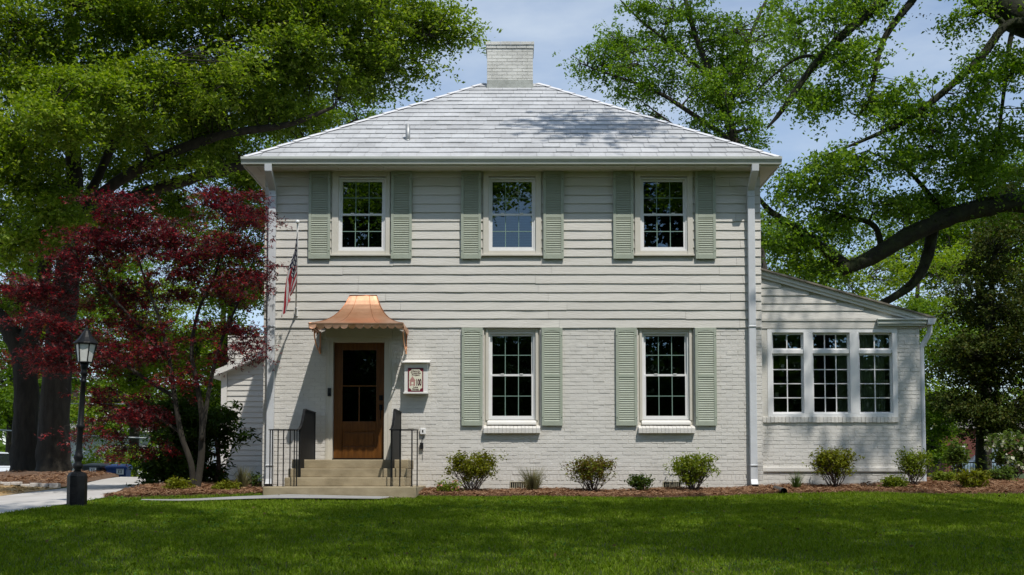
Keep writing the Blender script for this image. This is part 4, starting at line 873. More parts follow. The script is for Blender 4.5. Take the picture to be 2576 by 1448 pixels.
# right side: tall light tree behind the roof
tree('elm_tree', 'tall airy green tree rising behind the roof next to the chimney', 'tree', (7.6,12,.2),
  [([(7.6,12,.2),(7.4,12,3),at(1895,560,12),at(1850,360,12),at(1800,220,12),at(1740,60,12),at(1700,-120,12)], [.3,.24,.18,.14,.10,.07,.03]),
   (PX(12,(1850,360),(1760,300),(1650,230),(1540,190),(1460,160)), [.08,.07,.05,.035,.012]), (PX(12.3,(1830,300),(1860,180),(1900,60),(1960,-60)), [.08,.07,.05,.03]), (PX(11.6,(1880,480),(1800,400),(1700,320),(1620,260)), [.07,.05,.035,.012]),
   (PX(12,(1790,200),(1700,120),(1620,60),(1560,0)), [.06,.05,.03,.015])],
  [B(1500,165,12,60,40,.8,24), B(1560,110,12,80,60,1,34), B(1640,170,12,90,60,1.2,44), B(1560,215,12,70,40,.8,24), B(1680,60,12,100,60,1.3,46), B(1790,120,12,110,80,1.4,66), B(1900,90,12,100,80,1.4,52), B(1740,240,12,90,55,1.2,44), B(1860,230,12,90,60,1.2,50), B(1660,290,12,70,30,.8,18), B(1800,310,12,80,40,1,30), B(1900,330,12,60,40,1,24),
   B(1800,-60,12,220,70,2,50), B(1990,200,12.5,80,70,1.2,26), B(1620,20,12,70,50,1,20), B(1930,560,12,50,60,1,16)],
  GL, 'barkgrey', .095, 62, .55, .6, seed=31, up=.5, droop=.35)
# right oak with the mossy limb; its trunk stands past the right edge
tb = at(2830,1225,3); tb.z = g1(tb.x, 3)-.1
tree('mossy_oak_tree', 'old oak with thick dark mossy limb reaching in over the sunroom roof', 'tree', tb,
  [([tb]+PX(3,(2815,1100),(2800,800),(2780,540),(2740,260),(2680,100),(2560,40),(2440,-40),(2300,-130)), [.75,.6,.52,.5,.44,.40,.35,.28,.15]),
   (PX(3,(2780,560),(2576,512),(2450,528),(2350,562),(2260,608),(2180,655),(2118,680)), [.25,.19,.185,.18,.17,.15,.115]),
   (PX(3.2,(2130,672),(2060,618),(2000,575),(1935,530),(1890,470)), [.13,.10,.09,.06,.02]),
   (PX(3.4,(2345,575),(2335,640),(2300,710),(2235,755),(2150,790)), [.13,.115,.095,.075,.04]),
   (PX(2.6,(2400,-60),(2262,-50),(2220,0),(2066,143),(1969,276),(1930,322)), [.13,.11,.10,.075,.05,.015]),
   (PX(2.8,(2420,-50),(2330,-50),(2296,0),(2220,107),(2189,246),(2150,300)), [.1,.09,.08,.06,.035,.012]),
   (PX(2.4,(2600,60),(2531,66),(2455,158),(2307,286),(2199,342),(2080,390)), [.12,.085,.075,.06,.04,.012]),
   (PX(2.9,(2560,50),(2540,110),(2512,330),(2480,420)), [.06,.05,.03,.012]),
   (PX(3.3,(2220,640),(2200,570),(2130,545),(2050,520)), [.07,.06,.04,.012]), (PX(3.2,(2380,545),(2330,480),(2270,420),(2180,380)), [.06,.05,.035,.012]), (PX(2.8,(2066,143),(2000,150),(1900,230)), [.04,.03,.01])],
  [B(2010,60,2.8,90,50,1,26), B(2120,160,2.8,80,60,.9,30), B(2060,250,2.8,70,50,.9,24), B(2220,260,2.8,80,70,1,34), B(2340,300,2.6,90,60,1,28), B(2440,230,2.6,60,60,.9,22), B(2530,150,2.8,70,60,.9,24), B(2530,320,2.8,70,70,1,26), B(2430,400,2.8,90,60,1,28),
   B(2300,410,2.8,90,50,1,22), B(2180,400,2.8,80,50,1,20), B(2080,430,3,80,50,1,20), B(2010,480,3,70,60,1,22), B(2200,520,3.3,100,50,1,20), B(2080,560,3.4,80,50,1,18), B(1980,620,3.4,60,60,1,26), B(2030,690,3.6,70,40,1,20), B(2340,500,3.5,90,40,1,24), B(2480,480,3.5,80,50,1,26),
   B(2470,30,2.8,60,40,.8,14), B(2150,30,2.8,60,40,.8,14), B(2300,-110,3,300,70,2,60)],
  GL, 'barkdark', .09, 64, .50, .6, moss=9000, dens=1.55, seed=32, up=.5, droop=.4, twig=.012, n=14)
for a in (
 (2050, 1215, 20, [B(1960,600,20,70,70,1.6,26), B(1960,690,20,70,60,1.6,26), B(2080,660,20,90,60,1.6,32), B(2050,760,20,110,60,2,40), B(2180,700,21,110,70,2,40), B(2160,850,20,130,70,2,50)], 'light green tree seen above the sunroom roof', GB, .12, 41),
 (2320, 1215, 19, [B(2300,760,19,110,80,2,50), B(2390,880,19,90,90,2,50), B(2345,1000,18,50,70,1.5,34), B(2430,720,20,100,90,2,46), B(2340,1090,18,22,50,.8,12)], 'bright green tree filling the gap between sunroom and dark evergreen', GB, .12, 42),
 (2480, 1215, 26, [B(2450,560,26,140,80,2.5,46), B(2160,560,28,110,60,2.5,30), B(2330,540,27,110,60,2.5,34), B(2560,520,26,80,80,2.5,30), B(2420,650,24,90,80,2,46), B(2520,570,24,90,70,2,44), B(2300,640,25,90,60,2,36), B(2560,700,23,70,80,2,36), B(2380,560,25,90,60,2,36), B(2520,430,27,80,60,2,30), B(2540,420,26,110,90,2.5,44), B(2340,620,27,120,70,2.5,36), B(2240,600,28,120,60,2.5,30), B(2560,620,26,90,90,2.5,30)], 'tall green tree behind the mossy limb', GM, .14, 43)):
    bgtree(*a, group='trees behind the sunroom', sr=.8)
tree('holly_tree', 'dark bronze leaved evergreen tree with low hanging foliage behind the white blooms', 'tree', at(2470,1210,8),
  [(PX(8,(2470,1222),(2468,1100),(2475,950),(2490,800),(2500,640)), [.15,.13,.12,.09,.04])],
  [B(2520,620,8,70,80,1.4,50), B(2490,760,8,90,80,1.5,70), B(2520,900,7.6,100,80,1.6,90), B(2450,920,7.6,70,70,1.3,54), B(2440,1020,7.6,75,50,1.2,46), B(2560,500,8.5,60,70,1.2,26), B(2540,1020,7.6,80,60,1.4,60), B(2600,800,8,80,150,1.6,60), B(2480,1080,7.6,50,25,.8,18)],
  GH, 'barkdark', .085, 95, .5, .6, seed=44, up=.5)
tree('background_tree', 'dark green leafy tree just past the sunroom downspout', 'tree', (10.0,14,.2),
  [([(10.0,14,.2),(10.1,14,2),(10,14,4.5)], [.12,.1,.05])], [B(2370,860,13,70,90,1.4,40), B(2360,1000,13,40,80,1.0,34), B(2350,1125,13,26,50,.7,20), B(2372,1085,13.5,30,30,.6,12), B(2330,820,14,60,50,1,18)], GM, 'barkdark', .1, 80, .6, .6, seed=45, group='trees behind the sunroom')

# front-yard trees (trunks past the frame) that shade the lawn
def shade(name, lab, base, blobs, seed):
    return tree(name, lab, 'tree', base, [([Vector(base), Vector(base)+Vector((0,0,3)), Vector(base)+Vector((.2,0,6)), Vector(base)+Vector((0,.4,10)), Vector(base)+Vector((0,.2,14))], [.5,.4,.34,.22,.08])], blobs, GO, 'bark', .17, 60, 1.0, .5, seed=seed, K=6)
SHB = []
shade('shade_tree', 'spreading front yard oak shading the lawn from the right', (10.6,-9.5,g1(10.6,-9.5)-.1),
  [((8.9,-5.2,11.6),(1.7,1.0,1.3),12), ((10.2,0,10.0),(1.9,1.2,.8),40), ((12.2,.2,9.6),(1.6,1.3,.9),26), ((5.2,-3.2,15.0),(2.0,1.1,.9),14), ((3.4,-3.0,15.6),(1.1,.8,.6),5), ((8.5,-10,9.5),(2.4,2.0,1.2),60), ((5,-10,9.6),(2.6,2.0,1.2),60), ((8.5,-13.5,9.5),(2.6,2.2,1.3),60), ((5,-13.5,9.8),(2.6,2.2,1.3),58), ((1.6,-10.3,10.0),(2.2,1.7,1.1),44), ((1.6,-14,10),(2.4,2.2,1.3),50), ((9,-17,9.8),(2.6,2.2,1.3),50), ((5,-17.5,10),(2.8,2.2,1.3),50)], 51)
shade('shade_tree', 'spreading front yard oak shading the lawn from the left', (-9.6,-17,g1(-9.6,-17)-.1),
  [((-2,-10.2,9.8),(2.2,1.7,1.1),38), ((-2,-13.8,9.8),(2.6,2.2,1.3),56), ((-5.4,-13.5,9.5),(2.4,2.0,1.2),40), ((-2,-17.4,10),(2.8,2.2,1.3),50), ((1.6,-17.4,10.3),(2.4,2.2,1.3),50), ((-6,-17,9.5),(2.6,2.4,1.3),40), ((-9,-9,9.3),(1.6,1.6,1.1),16)], 52)
# trees across the street, seen in the window panes
ot = tree('street_tree', 'slim tree standing across the street in front of the house door', 'tree', (0,-52,-1.5),
  [([(0,-52,-1.6),(0,-52,4),(.3,-52,11),(0,-52,17)], [.45,.36,.25,.08])], [((0,-52,9),(4,4,3.4),70), ((2,-52,14),(3.6,3,3),44), ((-2.4,-52,13.5),(3.4,3,3),44), ((0,-52,18),(2.6,2.6,2),30), ((0,-51,4),(4.2,3.2,2.4),46)], GD, 'bark', .40, 60, 1.7, .6, seed=61, group='trees across the street', K=6, twigs=False)
def copy_tree(o, loc, rz, label, sc=1.0):
    c = o.copy(); COL.objects.link(c); c.location = loc; c.rotation_euler = (0,0,rz); c.scale = (sc,)*3; c['label'] = label
    for ch in o.children:
        d = ch.copy(); COL.objects.link(d); d.parent = c
    return c
for i, (x, y, rz, sc) in enumerate(((-10,-50,1,1.15), (-19,-53,2,1.2), (11,-51,3,1.15), (21,-56,4,1.25), (-31,-58,5,1.15), (33,-60,.5,1.1), (-3.5,-66,2.2,.72))):
    copy_tree(ot, (x,y,-1.55), rz, ['broad tree left across the street', 'taller tree far left across the street', 'shorter tree right across the street', 'largest tree far right across the street', 'outermost tree on the left across the street', 'outermost tree on the right across the street', 'low tree set back across the street'][i], sc)
ot.scale = (.62,)*3; ot.location = (1.5,-58,-1.5)
x = rng.uniform(-60, 60, 30000); z = rng.uniform(0, 1, 30000)*(13.2+1.2*np.sin(x*.4)+rng.normal(0, .7, 30000))
tag(MB().grid([[(x_, y_, z_) for x_ in np.linspace(-160, 160, 12)] for y_, z_ in ((-84, -2), (-92, 9), (-110, 13.5), (-150, 14))]).build('reflection_backdrop', M['soil'], smooth=True), kind='structure')  # made-up solid backdrop behind the street woods, added to darken window reflections
tag(npmesh('street_woods', leafgeo(np.stack([x, -78+rng.uniform(-4, 4, 30000), z-1.6], -1), 1.1, .2), 4, GD, kind='stuff'), kind='stuff')
# far woods closing the view
n = 26000; x = rng.uniform(-75, 85, n); hgt = 7.5+2.2*np.sin(x*.31)+1.6*np.sin(x*.83+1)+rng.normal(0, .6, n); z = rng.uniform(0, 1, n)**.8*hgt; keep = ((np.abs(x-4) > 9) | (z < 5)) & ~((x > 31) & (x < 60) & (z < 6.2))
C = np.stack([x, 72+rng.uniform(-5, 5, n), z-.4], -1)[keep]
tag(npmesh('far_woods', leafgeo(C, .75, .4), 4, GM, kind='stuff'), kind='stuff')

# red maple
mb_ = at(488,1229,-.85); mb_.z = g1(mb_.x, -.85)
MB_ = [(330,515,-.7,90,45,.5,17),(250,590,-.6,80,45,.5,16),(440,560,-.9,80,45,.5,17),(545,520,-.9,80,40,.5,16),(620,540,-1.0,60,50,.4,9),(330,620,-.4,90,50,.6,19),(170,640,-.5,70,40,.5,11),(480,640,-.8,90,50,.6,15),(580,620,-1.0,70,50,.4,13),(640,640,-1.0,40,55,.3,5),
 (60,715,-.5,70,35,.5,12),(170,730,-.4,90,45,.6,17),(300,720,-.3,90,50,.6,18),(420,730,-.8,80,50,.6,13),(560,720,-1.0,80,50,.5,11),(640,700,-1.0,40,40,.3,5),(180,820,-.4,100,45,.6,19),(320,810,-.4,80,50,.6,16),(500,800,-1.0,60,40,.5,4),(600,800,-.9,40,50,.3,6),(560,860,-1.0,60,40,.5,5),(610,890,-1.0,50,30,.4,8),
 (170,910,-.5,90,35,.6,15),(300,900,-.5,80,40,.6,14),(400,890,-.8,60,50,.5,6),(540,950,-1.0,55,30,.4,4),(290,1010,-.6,85,40,.5,16),(370,1040,-.8,60,40,.5,10),(260,1080,-.5,60,30,.5,8),(310,1125,-.6,60,22,.4,8),(440,980,-.9,60,40,.5,4),(110,880,-.4,60,30,.5,7)]
tree('japanese_maple', 'dark red leaved maple with slender multi-stem trunk beside the lamp post', 'tree', mb_,
  [(PX(-.85,(486,1240),(481,1170),(455,1090),(440,1000),(425,900),(400,800),(360,690),(320,560)), [.055,.05,.045,.04,.034,.028,.02,.01]),
   (PX(-.9,(494,1240),(506,1150),(508,1050),(494,960),(482,880),(500,780),(545,680),(560,560)), [.065,.058,.05,.042,.034,.028,.02,.01]),
   (PX(-1,(507,1110),(530,960),(560,850),(600,760),(640,650)), [.04,.035,.028,.02,.01]), (PX(-.6,(440,1000),(360,950),(260,880),(160,830),(60,750)), [.035,.03,.024,.018,.008]), (PX(-.6,(425,900),(330,800),(240,700),(190,640)), [.03,.024,.018,.008]), (PX(-.7,(455,1090),(380,1040),(300,1010)), [.03,.02,.01])],
  [B(a,b,c,d,e,f,int(g*1.7)) for a,b,c,d,e,f,g in MB_], GR, 'bark', .078, 50, .34, .28, up=1.0, lobes=3, seed=71, dens=1.15, clump=.34, twig=.007, K=6, droop=.3, n=8)
# broad dark shrub behind the maple stems
tree('broadleaf_shrub', 'dark broad-leaved shrub filling the space behind the maple stems', 'shrub', (-5.35,.7,g1(-5.35,.7)),
  [([(-5.35,.7,g1(-5.35,.7)),(-5.3,.7,.5),(-5.4,.7,1.1)], [.05,.04,.02])], [B(445,1140,.8,50,60,.5,28), B(495,1090,.8,55,60,.6,26), B(545,1090,.9,25,60,.4,12), B(430,1190,.6,35,30,.4,14), B(480,1190,.8,60,30,.5,18), B(460,1010,1,50,40,.5,14), B(430,1060,1,40,40,.4,12)],
  GD, 'stem', .17, 34, .32, .7, up=.6, lobes=3, seed=72, twig=.008)

AZ1 = leafmat('azalea_leaf', [(.09,.07,.010),(.12,.14,.010),(.16,.19,.014),(.24,.26,.03)], .35)
AZ2 = leafmat('azalea_bronze_leaf', [(.10,.05,.02),(.13,.10,.018),(.12,.15,.016),(.19,.22,.03)], .35)
AZ3 = leafmat('azalea_dark_leaf', [(.018,.042,.006),(.032,.065,.008),(.05,.095,.012),(.09,.12,.02)], .3)
AZ4 = leafmat('azalea_light_leaf', [(.08,.12,.010),(.12,.17,.014),(.17,.23,.02),(.24,.28,.05)], .4)
PK = leafmat('pink_flower', [(.55,.22,.16),(.65,.35,.28)], .3); WF = leafmat('white_flower', [(.55,.58,.42),(.65,.64,.5)], .4)
def shrub(name, px, yb, yt, wd, leaf, nl, label, Y=-.6, stems=14, low=.45, ls=.055, cat='shrub', group='azalea shrubs along the house', flowers=None, dx=0, seed=0):
    rs = random.Random(seed+px); b = at(px, yb, Y); s = (Y+20)/F; hw = wd*s/2; ht = (yb-yt)*s; b.z = min(b.z, g1(b.x, Y)+.05)
    T = thing(name, label, cat, b, group); mb = MB(); tips = []
    for i in range(stems):
        a = rs.uniform(0, 2*math.pi); q = rs.uniform(.25, 1)**.7; tx = b+Vector((math.cos(a)*hw*q+dx*ht, math.sin(a)*hw*.75*q, ht*rs.uniform(.6, .97)*(1-.18*q*q)))
        P = curve(b+Vector((rs.gauss(0,.03), rs.gauss(0,.03), -.02)), tx, -.05, 5, .05, rs); mb.tube(P, [.009*(1-.6*k/5) for k in range(6)], 5, cap=False); tips.append(tx)
        for j in range(4):
            t2 = P[rs.choice((2,3,4))]; e = t2+Vector((rs.gauss(0,.3)*hw, rs.gauss(0,.3)*hw, ht*rs.uniform(.1,.35))); e.z = min(e.z, b.z+ht); mb.tube([t2, t2.lerp(e,.5)+Vector((0,0,.01)), e], [.005,.004,.002], 4, cap=False); tips.append(e)
    mb.build('stem', M['stem'], T)
    ext = []
    for i in range(int(stems*4)):
        a = rs.uniform(0, 2*math.pi); q = rs.uniform(0, 1)**.5; h = low+(1-low)*rs.uniform(0, 1)**.8; prof_ = (.38+.62*min(1, (h-low)/(1-low)*1.5+.1))*(1-.25*max(0, h-.75)/.25)
        ext.append(b+Vector((math.cos(a)*hw*q*prof_+dx*ht*h, math.sin(a)*hw*.8*q*prof_, ht*h*rs.uniform(.88, 1.0))))
    cs = np.array([p[:] for p in tips+ext]); cs = cs[cs[:, 2] > b.z+ht*low*.7]
    P, d, rr = sprays(cs, .10 if ht > .4 else .075, max(7, int(nl*1.5)//len(cs)), .8, 7, 0)
    npmesh('foliage', leafgeo(P, ls, .5, .42), 4, leaf, T)
    if flowers:
        m_, nf = flowers; i = rng.choice(len(P), nf); npmesh('blossom', leafgeo(np.repeat(P[i], 5, 0)+rng.normal(0, .022, (nf*5, 3)), .045 if ls < .09 else .075, .2, .9), 4, m_, T)
    return T
shrub('azalea_shrub', 1188, 1238, 1138, 120, AZ1, 2600, 'full yellow green azalea with bare dark stems, nearest tall one to the steps', stems=20)
shrub('azalea_shrub', 1128, 1250, 1213, 62, AZ4, 700, 'low azalea with a few pink blossoms close beside the front steps', Y=-1.0, stems=9, low=.15, flowers=(PK, 9))
shrub('azalea_shrub', 1490, 1237, 1152, 112, AZ2, 1700, 'bronze tinged open azalea between the two lower windows', stems=20)
shrub('azalea_shrub', 1612, 1240, 1199, 62, AZ3, 900, 'small dark green azalea beside the foundation vent without grass clump', Y=-.75, stems=9, low=.15)
shrub('azalea_shrub', 1747, 1230, 1136, 106, AZ4, 2900, 'dense light green azalea under the lower window nearest the downspout', stems=18, low=.2)
shrub('azalea_shrub', 2100, 1217, 1120, 102, AZ1, 2300, 'rounded azalea with fanned stems under the sunroom windows', Y=-.5, stems=18)
shrub('azalea_shrub', 2297, 1217, 1131, 90, AZ4, 1700, 'loose yellow green azalea at the sunroom corner downspout', Y=-.4, stems=14)
shrub('azalea_shrub', 2252, 1226, 1199, 60, AZ4, 700, 'low spreading azalea in front of the sunroom corner', Y=-.8, stems=8, low=.12)
shrub('azalea_shrub', 2450, 1240, 1186, 84, AZ1, 1500, 'mounded azalea in the pine straw in front of the evergreen trunk', Y=-.7, stems=10, low=.12)
shrub('azalea_shrub', 446, 1249, 1209, 70, AZ1, 1300, 'yellow green azalea at the foot of the red maple', Y=-1.6, stems=10, low=.12)
shrub('azalea_shrub', 573, 1249, 1214, 66, AZ1, 1100, 'orange flecked azalea between the red maple and the front steps', Y=-1.3, stems=10, low=.12)
shrub('azalea_shrub', 2375, 1222, 1188, 60, AZ4, 600, 'pale leafy shrublet just past the sunroom downspout', Y=.2, stems=7, low=.15)
shrub('azalea_shrub', 638, 1228, 1190, 26, AZ3, 260, 'tiny dark shrub against the house corner by the annex', Y=-.2, stems=5, low=.2)
HY = leafmat('hydrangea_leaf', [(.05,.09,.015),(.08,.13,.025),(.12,.18,.04)], .4)
shrub('flowering_shrub', 2545, 1218, 1088, 130, HY, 900, 'tall leafy shrub with pale white blooms beside the evergreen trunk', Y=1.5, stems=16, low=.15, ls=.12, group='flowering shrubs by the evergreen', flowers=(WF, 70))
shrub('flowering_shrub', 2405, 1205, 1110, 60, HY, 110, 'spindly pale green shrub with sparse leaves in front of the parked car', Y=2.2, stems=10, low=.2, ls=.10, group='flowering shrubs by the evergreen')
shrub('leafy_shrub', 2520, 1222, 1178, 70, HY, 600, 'low leafy shrub below the white flowering shrub', Y=.4, stems=9, low=.12, ls=.08, group='flowering shrubs by the evergreen')
# grass clumps
GT1 = leafmat('pale_grass_blade', [(.20,.19,.09),(.30,.28,.15),(.16,.19,.06)], .3); GT2 = leafmat('green_grass_blade', [(.05,.10,.02),(.09,.15,.03),(.16,.2,.06)], .3)
def clump(px, yb, yt, wd, Y, m, n, label):
    b = at(px, yb, Y); s = (Y+20)/F; b.z = g1(b.x, Y); T = None
    a = rng.uniform(0, 2*np.pi, n); q = rng.uniform(0, 1, n)**.7; h = (yb-yt)*s*rng.uniform(.45, 1.1, n); o = np.stack([np.cos(a)*q*wd*s*.5, np.sin(a)*q*wd*s*.4, 0*a], -1); d = np.stack([-np.sin(a), np.cos(a), 0*a], -1)*.0022; d[:, 0] = np.abs(d[:, 0])+.0012
    P = np.array(b[:])+o*.12; up = np.array([0,0,1.]); V = np.stack([P-d, P+d, P+o*.45+up*(h*.62)[:, None]+d*.8, P+o*1.1+up*h[:, None], P+o*.45+up*(h*.62)[:, None]-d*.8], 1).reshape(-1, 3)
    o_ = npmesh('grass_clump', V, 5, m); tag(o_, label, 'ornamental grass', 'grass clumps along the wall')
clump(1340, 1236, 1165, 90, -.7, GT1, 420, 'pale wispy grass clump in front of a foundation vent')
clump(2004, 1226, 1172, 52, -.7, GT2, 170, 'green upright grass tuft between the downspout and the sunroom azalea')
clump(610, 1240, 1176, 70, -.5, GT1, 260, 'dry wispy grass clump in front of the annex')
# hedge by the bins
hb = at(250,1205,24); C = []
for k in range(90):
    c = at(rng.uniform(215, 420), rng.uniform(1130, 1205), 22+rng.uniform(-.6, .6)); C.append(c[:])
P, d, rr = sprays(np.array(C), .6, 60, .7, 7, 0); HG = npmesh('hedge', leafgeo(P, .12, .5), 4, GB); tag(HG, 'clipped yellow green hedge behind the two wheeled bins', 'hedge')

# ------------------------------------------------------------------ bins
def rotz(mb, c, a):
    c = Vector(c); m = Matrix.Rotation(a, 4, 'Z'); mb.v = [tuple(c+m @ Vector(v)) for v in mb.v]; return mb
def bin_(px, yt, Y, body, lidm, label, a):
    p = at(px, yt, Y); base = Vector((p.x, Y, p.z-1.07)); T = thing('wheeled_bin', label, 'bin', base, 'wheeled bins by the hedge')
    b = MB().add([(-.25,-.26,.06),(.25,-.26,.06),(.25,.26,.06),(-.25,.26,.06),(-.31,-.36,.96),(.31,-.36,.96),(.31,.36,.96),(-.31,.36,.96)], [(3,2,1,0),(4,5,6,7),(0,1,5,4),(1,2,6,5),(2,3,7,6),(3,0,4,7)]); b.box(-.335,.335,-.385,.385,.90,.955); b.box(-.29,.29,-.365,-.34,.78,.90)
    rotz(b, base, a).build('body', body, T, bevel=.02)
    l_ = MB().add([(-.35,-.41,.957),(.35,-.41,.957),(.35,.40,.957),(-.35,.40,.957),(-.32,-.36,1.0),(.32,-.36,1.0),(.30,.34,1.07),(-.30,.34,1.07)], [(3,2,1,0),(4,5,6,7),(0,1,5,4),(1,2,6,5),(2,3,7,6),(3,0,4,7)]); rotz(l_, base, a).build('lid', lidm, T, bevel=.015)
    for sx in (-1, 1): rotz(MB().tube([(sx*.27,.30,.13),(sx*.33,.30,.13)], .13, 16), base, a).build('wheel', M['black'], T)
    rotz(MB().tube([(-.25,.44,.93),(.25,.44,.93)], .018, 8), base, a).build('handle', body, T)
    lb_ = MB().add([(.02,-.392,.74),(.24,-.392,.74),(.24,-.392,.92),(.02,-.392,.92)], [(0,1,2,3)]); L_ = rotz(lb_, base, a).build('decal', M['whiteplastic'], T)
    x_ = MB()
    for x0 in (.055, .13):
        x_.obox((x0+.035,-.394,.83), (Vector((.4,0,1)).normalized(),(0,1,0),Vector((1,0,-.4)).normalized()), (.06,.001,.006)); x_.obox((x0+.035,-.394,.83), (Vector((-.4,0,1)).normalized(),(0,1,0),Vector((1,0,.4)).normalized()), (.06,.001,.006))
    x_.box(.03,.23,-.395,-.393,.90,.912); rotz(x_, base, a).build('mark', M['ironpanel'], L_)
bm = mat('bin_grey', (.035,.04,.04), (.05,.055,.055), .5, 5); bb = mat('bin_blue', (.015,.05,.19), (.02,.065,.23), .45, 5)
bin_(240, 1165, 16, bm, bm, 'dark grey wheeled bin with white marked decal beside the lamp post', R(-8)); bin_(299, 1168, 16, bb, bb, 'blue wheeled bin with white marked decal by the hedge', R(6))
# ------------------------------------------------------------------ toys by the annex
p = at(535,1212,4.2); z0 = g1(p.x, 4.2)+.02; TY = thing('toy_cart', 'red plastic toy cart lying on the driveway beside the annex', 'toy', (p.x,4.2,z0))
t_ = MB().add([(-.22,-.14,.07),(.2,-.14,.07),(.2,.14,.07),(-.22,.14,.07),(-.30,-.18,.22),(.26,-.18,.19),(.26,.18,.19),(-.30,.18,.22)], [(3,2,1,0),(4,5,6,7),(0,1,5,4),(1,2,6,5),(2,3,7,6),(3,0,4,7)]); t_.ball((-.05,0,.2),(.14,.12,.09)); rotz(t_, (p.x,4.2,z0), .2).build('body', mat('toy_red', (.45,.02,.02), (.5,.03,.025), .35, 3), TY, bevel=.02)
for sx, sy in ((-.16,-.16),(.16,-.16),(-.16,.16),(.16,.16)): rotz(MB().tube([(sx,sy-.02,.065),(sx,sy+.02,.065)], .065, 12), (p.x,4.2,z0), .2).build('wheel', M['black'], TY)
rotz(MB().tube([(.26,0,.14),(.42,0,.10),(.5,0,.2)], .012, 6), (p.x,4.2,z0), .2).build('handle', M['galv'], TY)
p = at(541,1190,5.6); tb_ = MB()
for k in range(14): tb_.box(p.x-.35+k*.05, p.x-.35+k*.05+.03, 5.58, 5.6, p.z-.15, p.z+.16)
tb_.box(p.x-.36, p.x+.36, 5.6, 6.0, p.z-.2, p.z+.17); tag(tb_.build('storage_tub', mat('grey_plastic', (.22,.25,.27), (.28,.31,.33), .5, 4), bevel=.008), 'grey ribbed plastic tub behind the red toy cart', 'storage tub')

# ------------------------------------------------------------------ cars
def car(name, label, loc, rz, paint, L_=4.4, W_=1.76, Ht=1.5, suv=False, cat='car', group='parked cars'):
    T = thing(name, label, cat, loc, group); xs = np.array([0,.02,.08,.25,.30,.42,.60,.74,.86,.95,.985,1])*L_-L_/2
    belt = np.array([.50,.62,.74,.86,.89,.93,.95,.97,.98,.95,.78,.55])*(Ht/1.5); bot = np.array([.34,.24,.2,.2,.2,.2,.2,.2,.2,.24,.3,.4]); hw = np.array([.62,.78,.84,.87,.88,.88,.88,.88,.87,.84,.78,.68])/.88*W_/2
    rows = []
    for x_, b_, o_, h_ in zip(xs, belt, bot, hw):
        rows.append([(x_,-h_*.9,o_),(x_,-h_,o_+.18),(x_,-h_*1.0,(o_+b_)/2+.08),(x_,-h_*.95,b_-.04),(x_,-h_*.86,b_),(x_,h_*.86,b_),(x_,h_*.95,b_-.04),(x_,h_,(o_+b_)/2+.08),(x_,h_,o_+.18),(x_,h_*.9,o_),(x_,-h_*.9,o_)])
    b = MB().grid(rows); b.add(rows[0][:-1], [tuple(range(10))]); b.add(rows[-1][:-1], [tuple(range(10))[::-1]])
    # cabin
    cx = np.array([.25,.44,.62,.80,.94])*L_-L_/2; cz_ = np.array([.87,Ht/1.0-.06,Ht,Ht-.05,.96]); cz_[0] *= Ht/1.5; cw = np.array([.76,.62,.62,.60,.70])/.88*W_/2
    cr = [[(x_,-h_,z_-.02),(x_,-h_*.96,z_),(x_,h_*.96,z_),(x_,h_,z_-.02)] for x_, z_, h_ in zip(cx, cz_, cw)]
    b.grid(cr)
    for sg in (0, 3):
        sd = [r_[sg] for r_ in cr]; b.add(sd+[(cx[4], sd[4][1]*1.1, .93),(cx[0], sd[0][1]*1.1, .80)], [tuple(range(7))])
    mz = Matrix.Rotation(rz, 4, 'Z')
    def put(m): m.v = [tuple(Vector(loc)+mz @ Vector(v)) for v in m.v]; return m
    BD = put(b).build('body', paint, T, smooth=False, bevel=.012)
    w_ = MB()
    for sg in (-1, 1):
        def sp_(u, v):   # point on the side of the cabin
            x_ = cx[0]+(cx[4]-cx[0])*u; zt = np.interp(x_, cx, cz_); h_ = np.interp(x_, cx, cw); return (x_, sg*(h_*(1.1-.1*v)+.006), .93*Ht/1.5+(zt-.93*Ht/1.5-.07)*v)
        for u0, u1 in ((.20,.42),(.44,.66),(.68,.86)): w_.add([sp_(u0,0.05), sp_(u1,.05), sp_(u1,.95), sp_(u0,.95)], [(0,1,2,3)])
    for i, j, k in ((0,1,.02),(3,4,.02)):
        a_, c_ = Vector(cr[i][1]), Vector(cr[j][1]); d_, e_ = Vector(cr[i][2]), Vector(cr[j][2]); u = Vector((0,0,.012))+Vector((-.01 if i == 0 else .01,0,0))
        w_.add([a_.lerp(c_,.1)+u, d_.lerp(e_,.1)+u, d_.lerp(e_,.9)+u, a_.lerp(c_,.9)+u], [(0,1,2,3)])
    put(w_).build('window', mat('car_glass', (.012,.014,.018), None, .05), T)
    for sx in (.19, .81):
        for sg in (-1, 1):
            x_ = sx*L_-L_/2; y_ = sg*W_/2*.94; wh = put(MB().tube([(x_,y_-sg*.2,.33),(x_,y_+sg*.015,.33)], .33, 20)).build('wheel', M['black'], T)
            put(MB().tube([(x_,y_+sg*.0151,.33),(x_,y_+sg*.022,.33)], .21, 16)).build('rim', M['galv'], wh)
    for sg in (-1, 1):
        put(MB().ball((-L_/2+.16, sg*W_/2*.80, .68*Ht/1.5), (.13,.16,.075))).build('headlight', M['iron'], T, smooth=True); put(MB().ball((L_/2-.10, sg*W_/2*.80, .86*Ht/1.5), (.08,.12,.1))).build('tail_light', mat('tail_red', (.3,.01,.01), None, .2), T, smooth=True)
    return T
p = at(-72,1160,18)
car('parked_car', 'white car partly hidden behind the forked oak trunk', (p.x, 18, -.47), R(-40), mat('car_white', (.62,.66,.70), None, .22, coat=1))
p = at(2475,1160,75)
car('parked_car', 'blue grey van far away in front of the red brick house', (p.x, 75, g1(p.x, 75)), 0, mat('car_blue', (.16,.22,.25), None, .25, coat=1), 4.9, 1.9, 1.72)
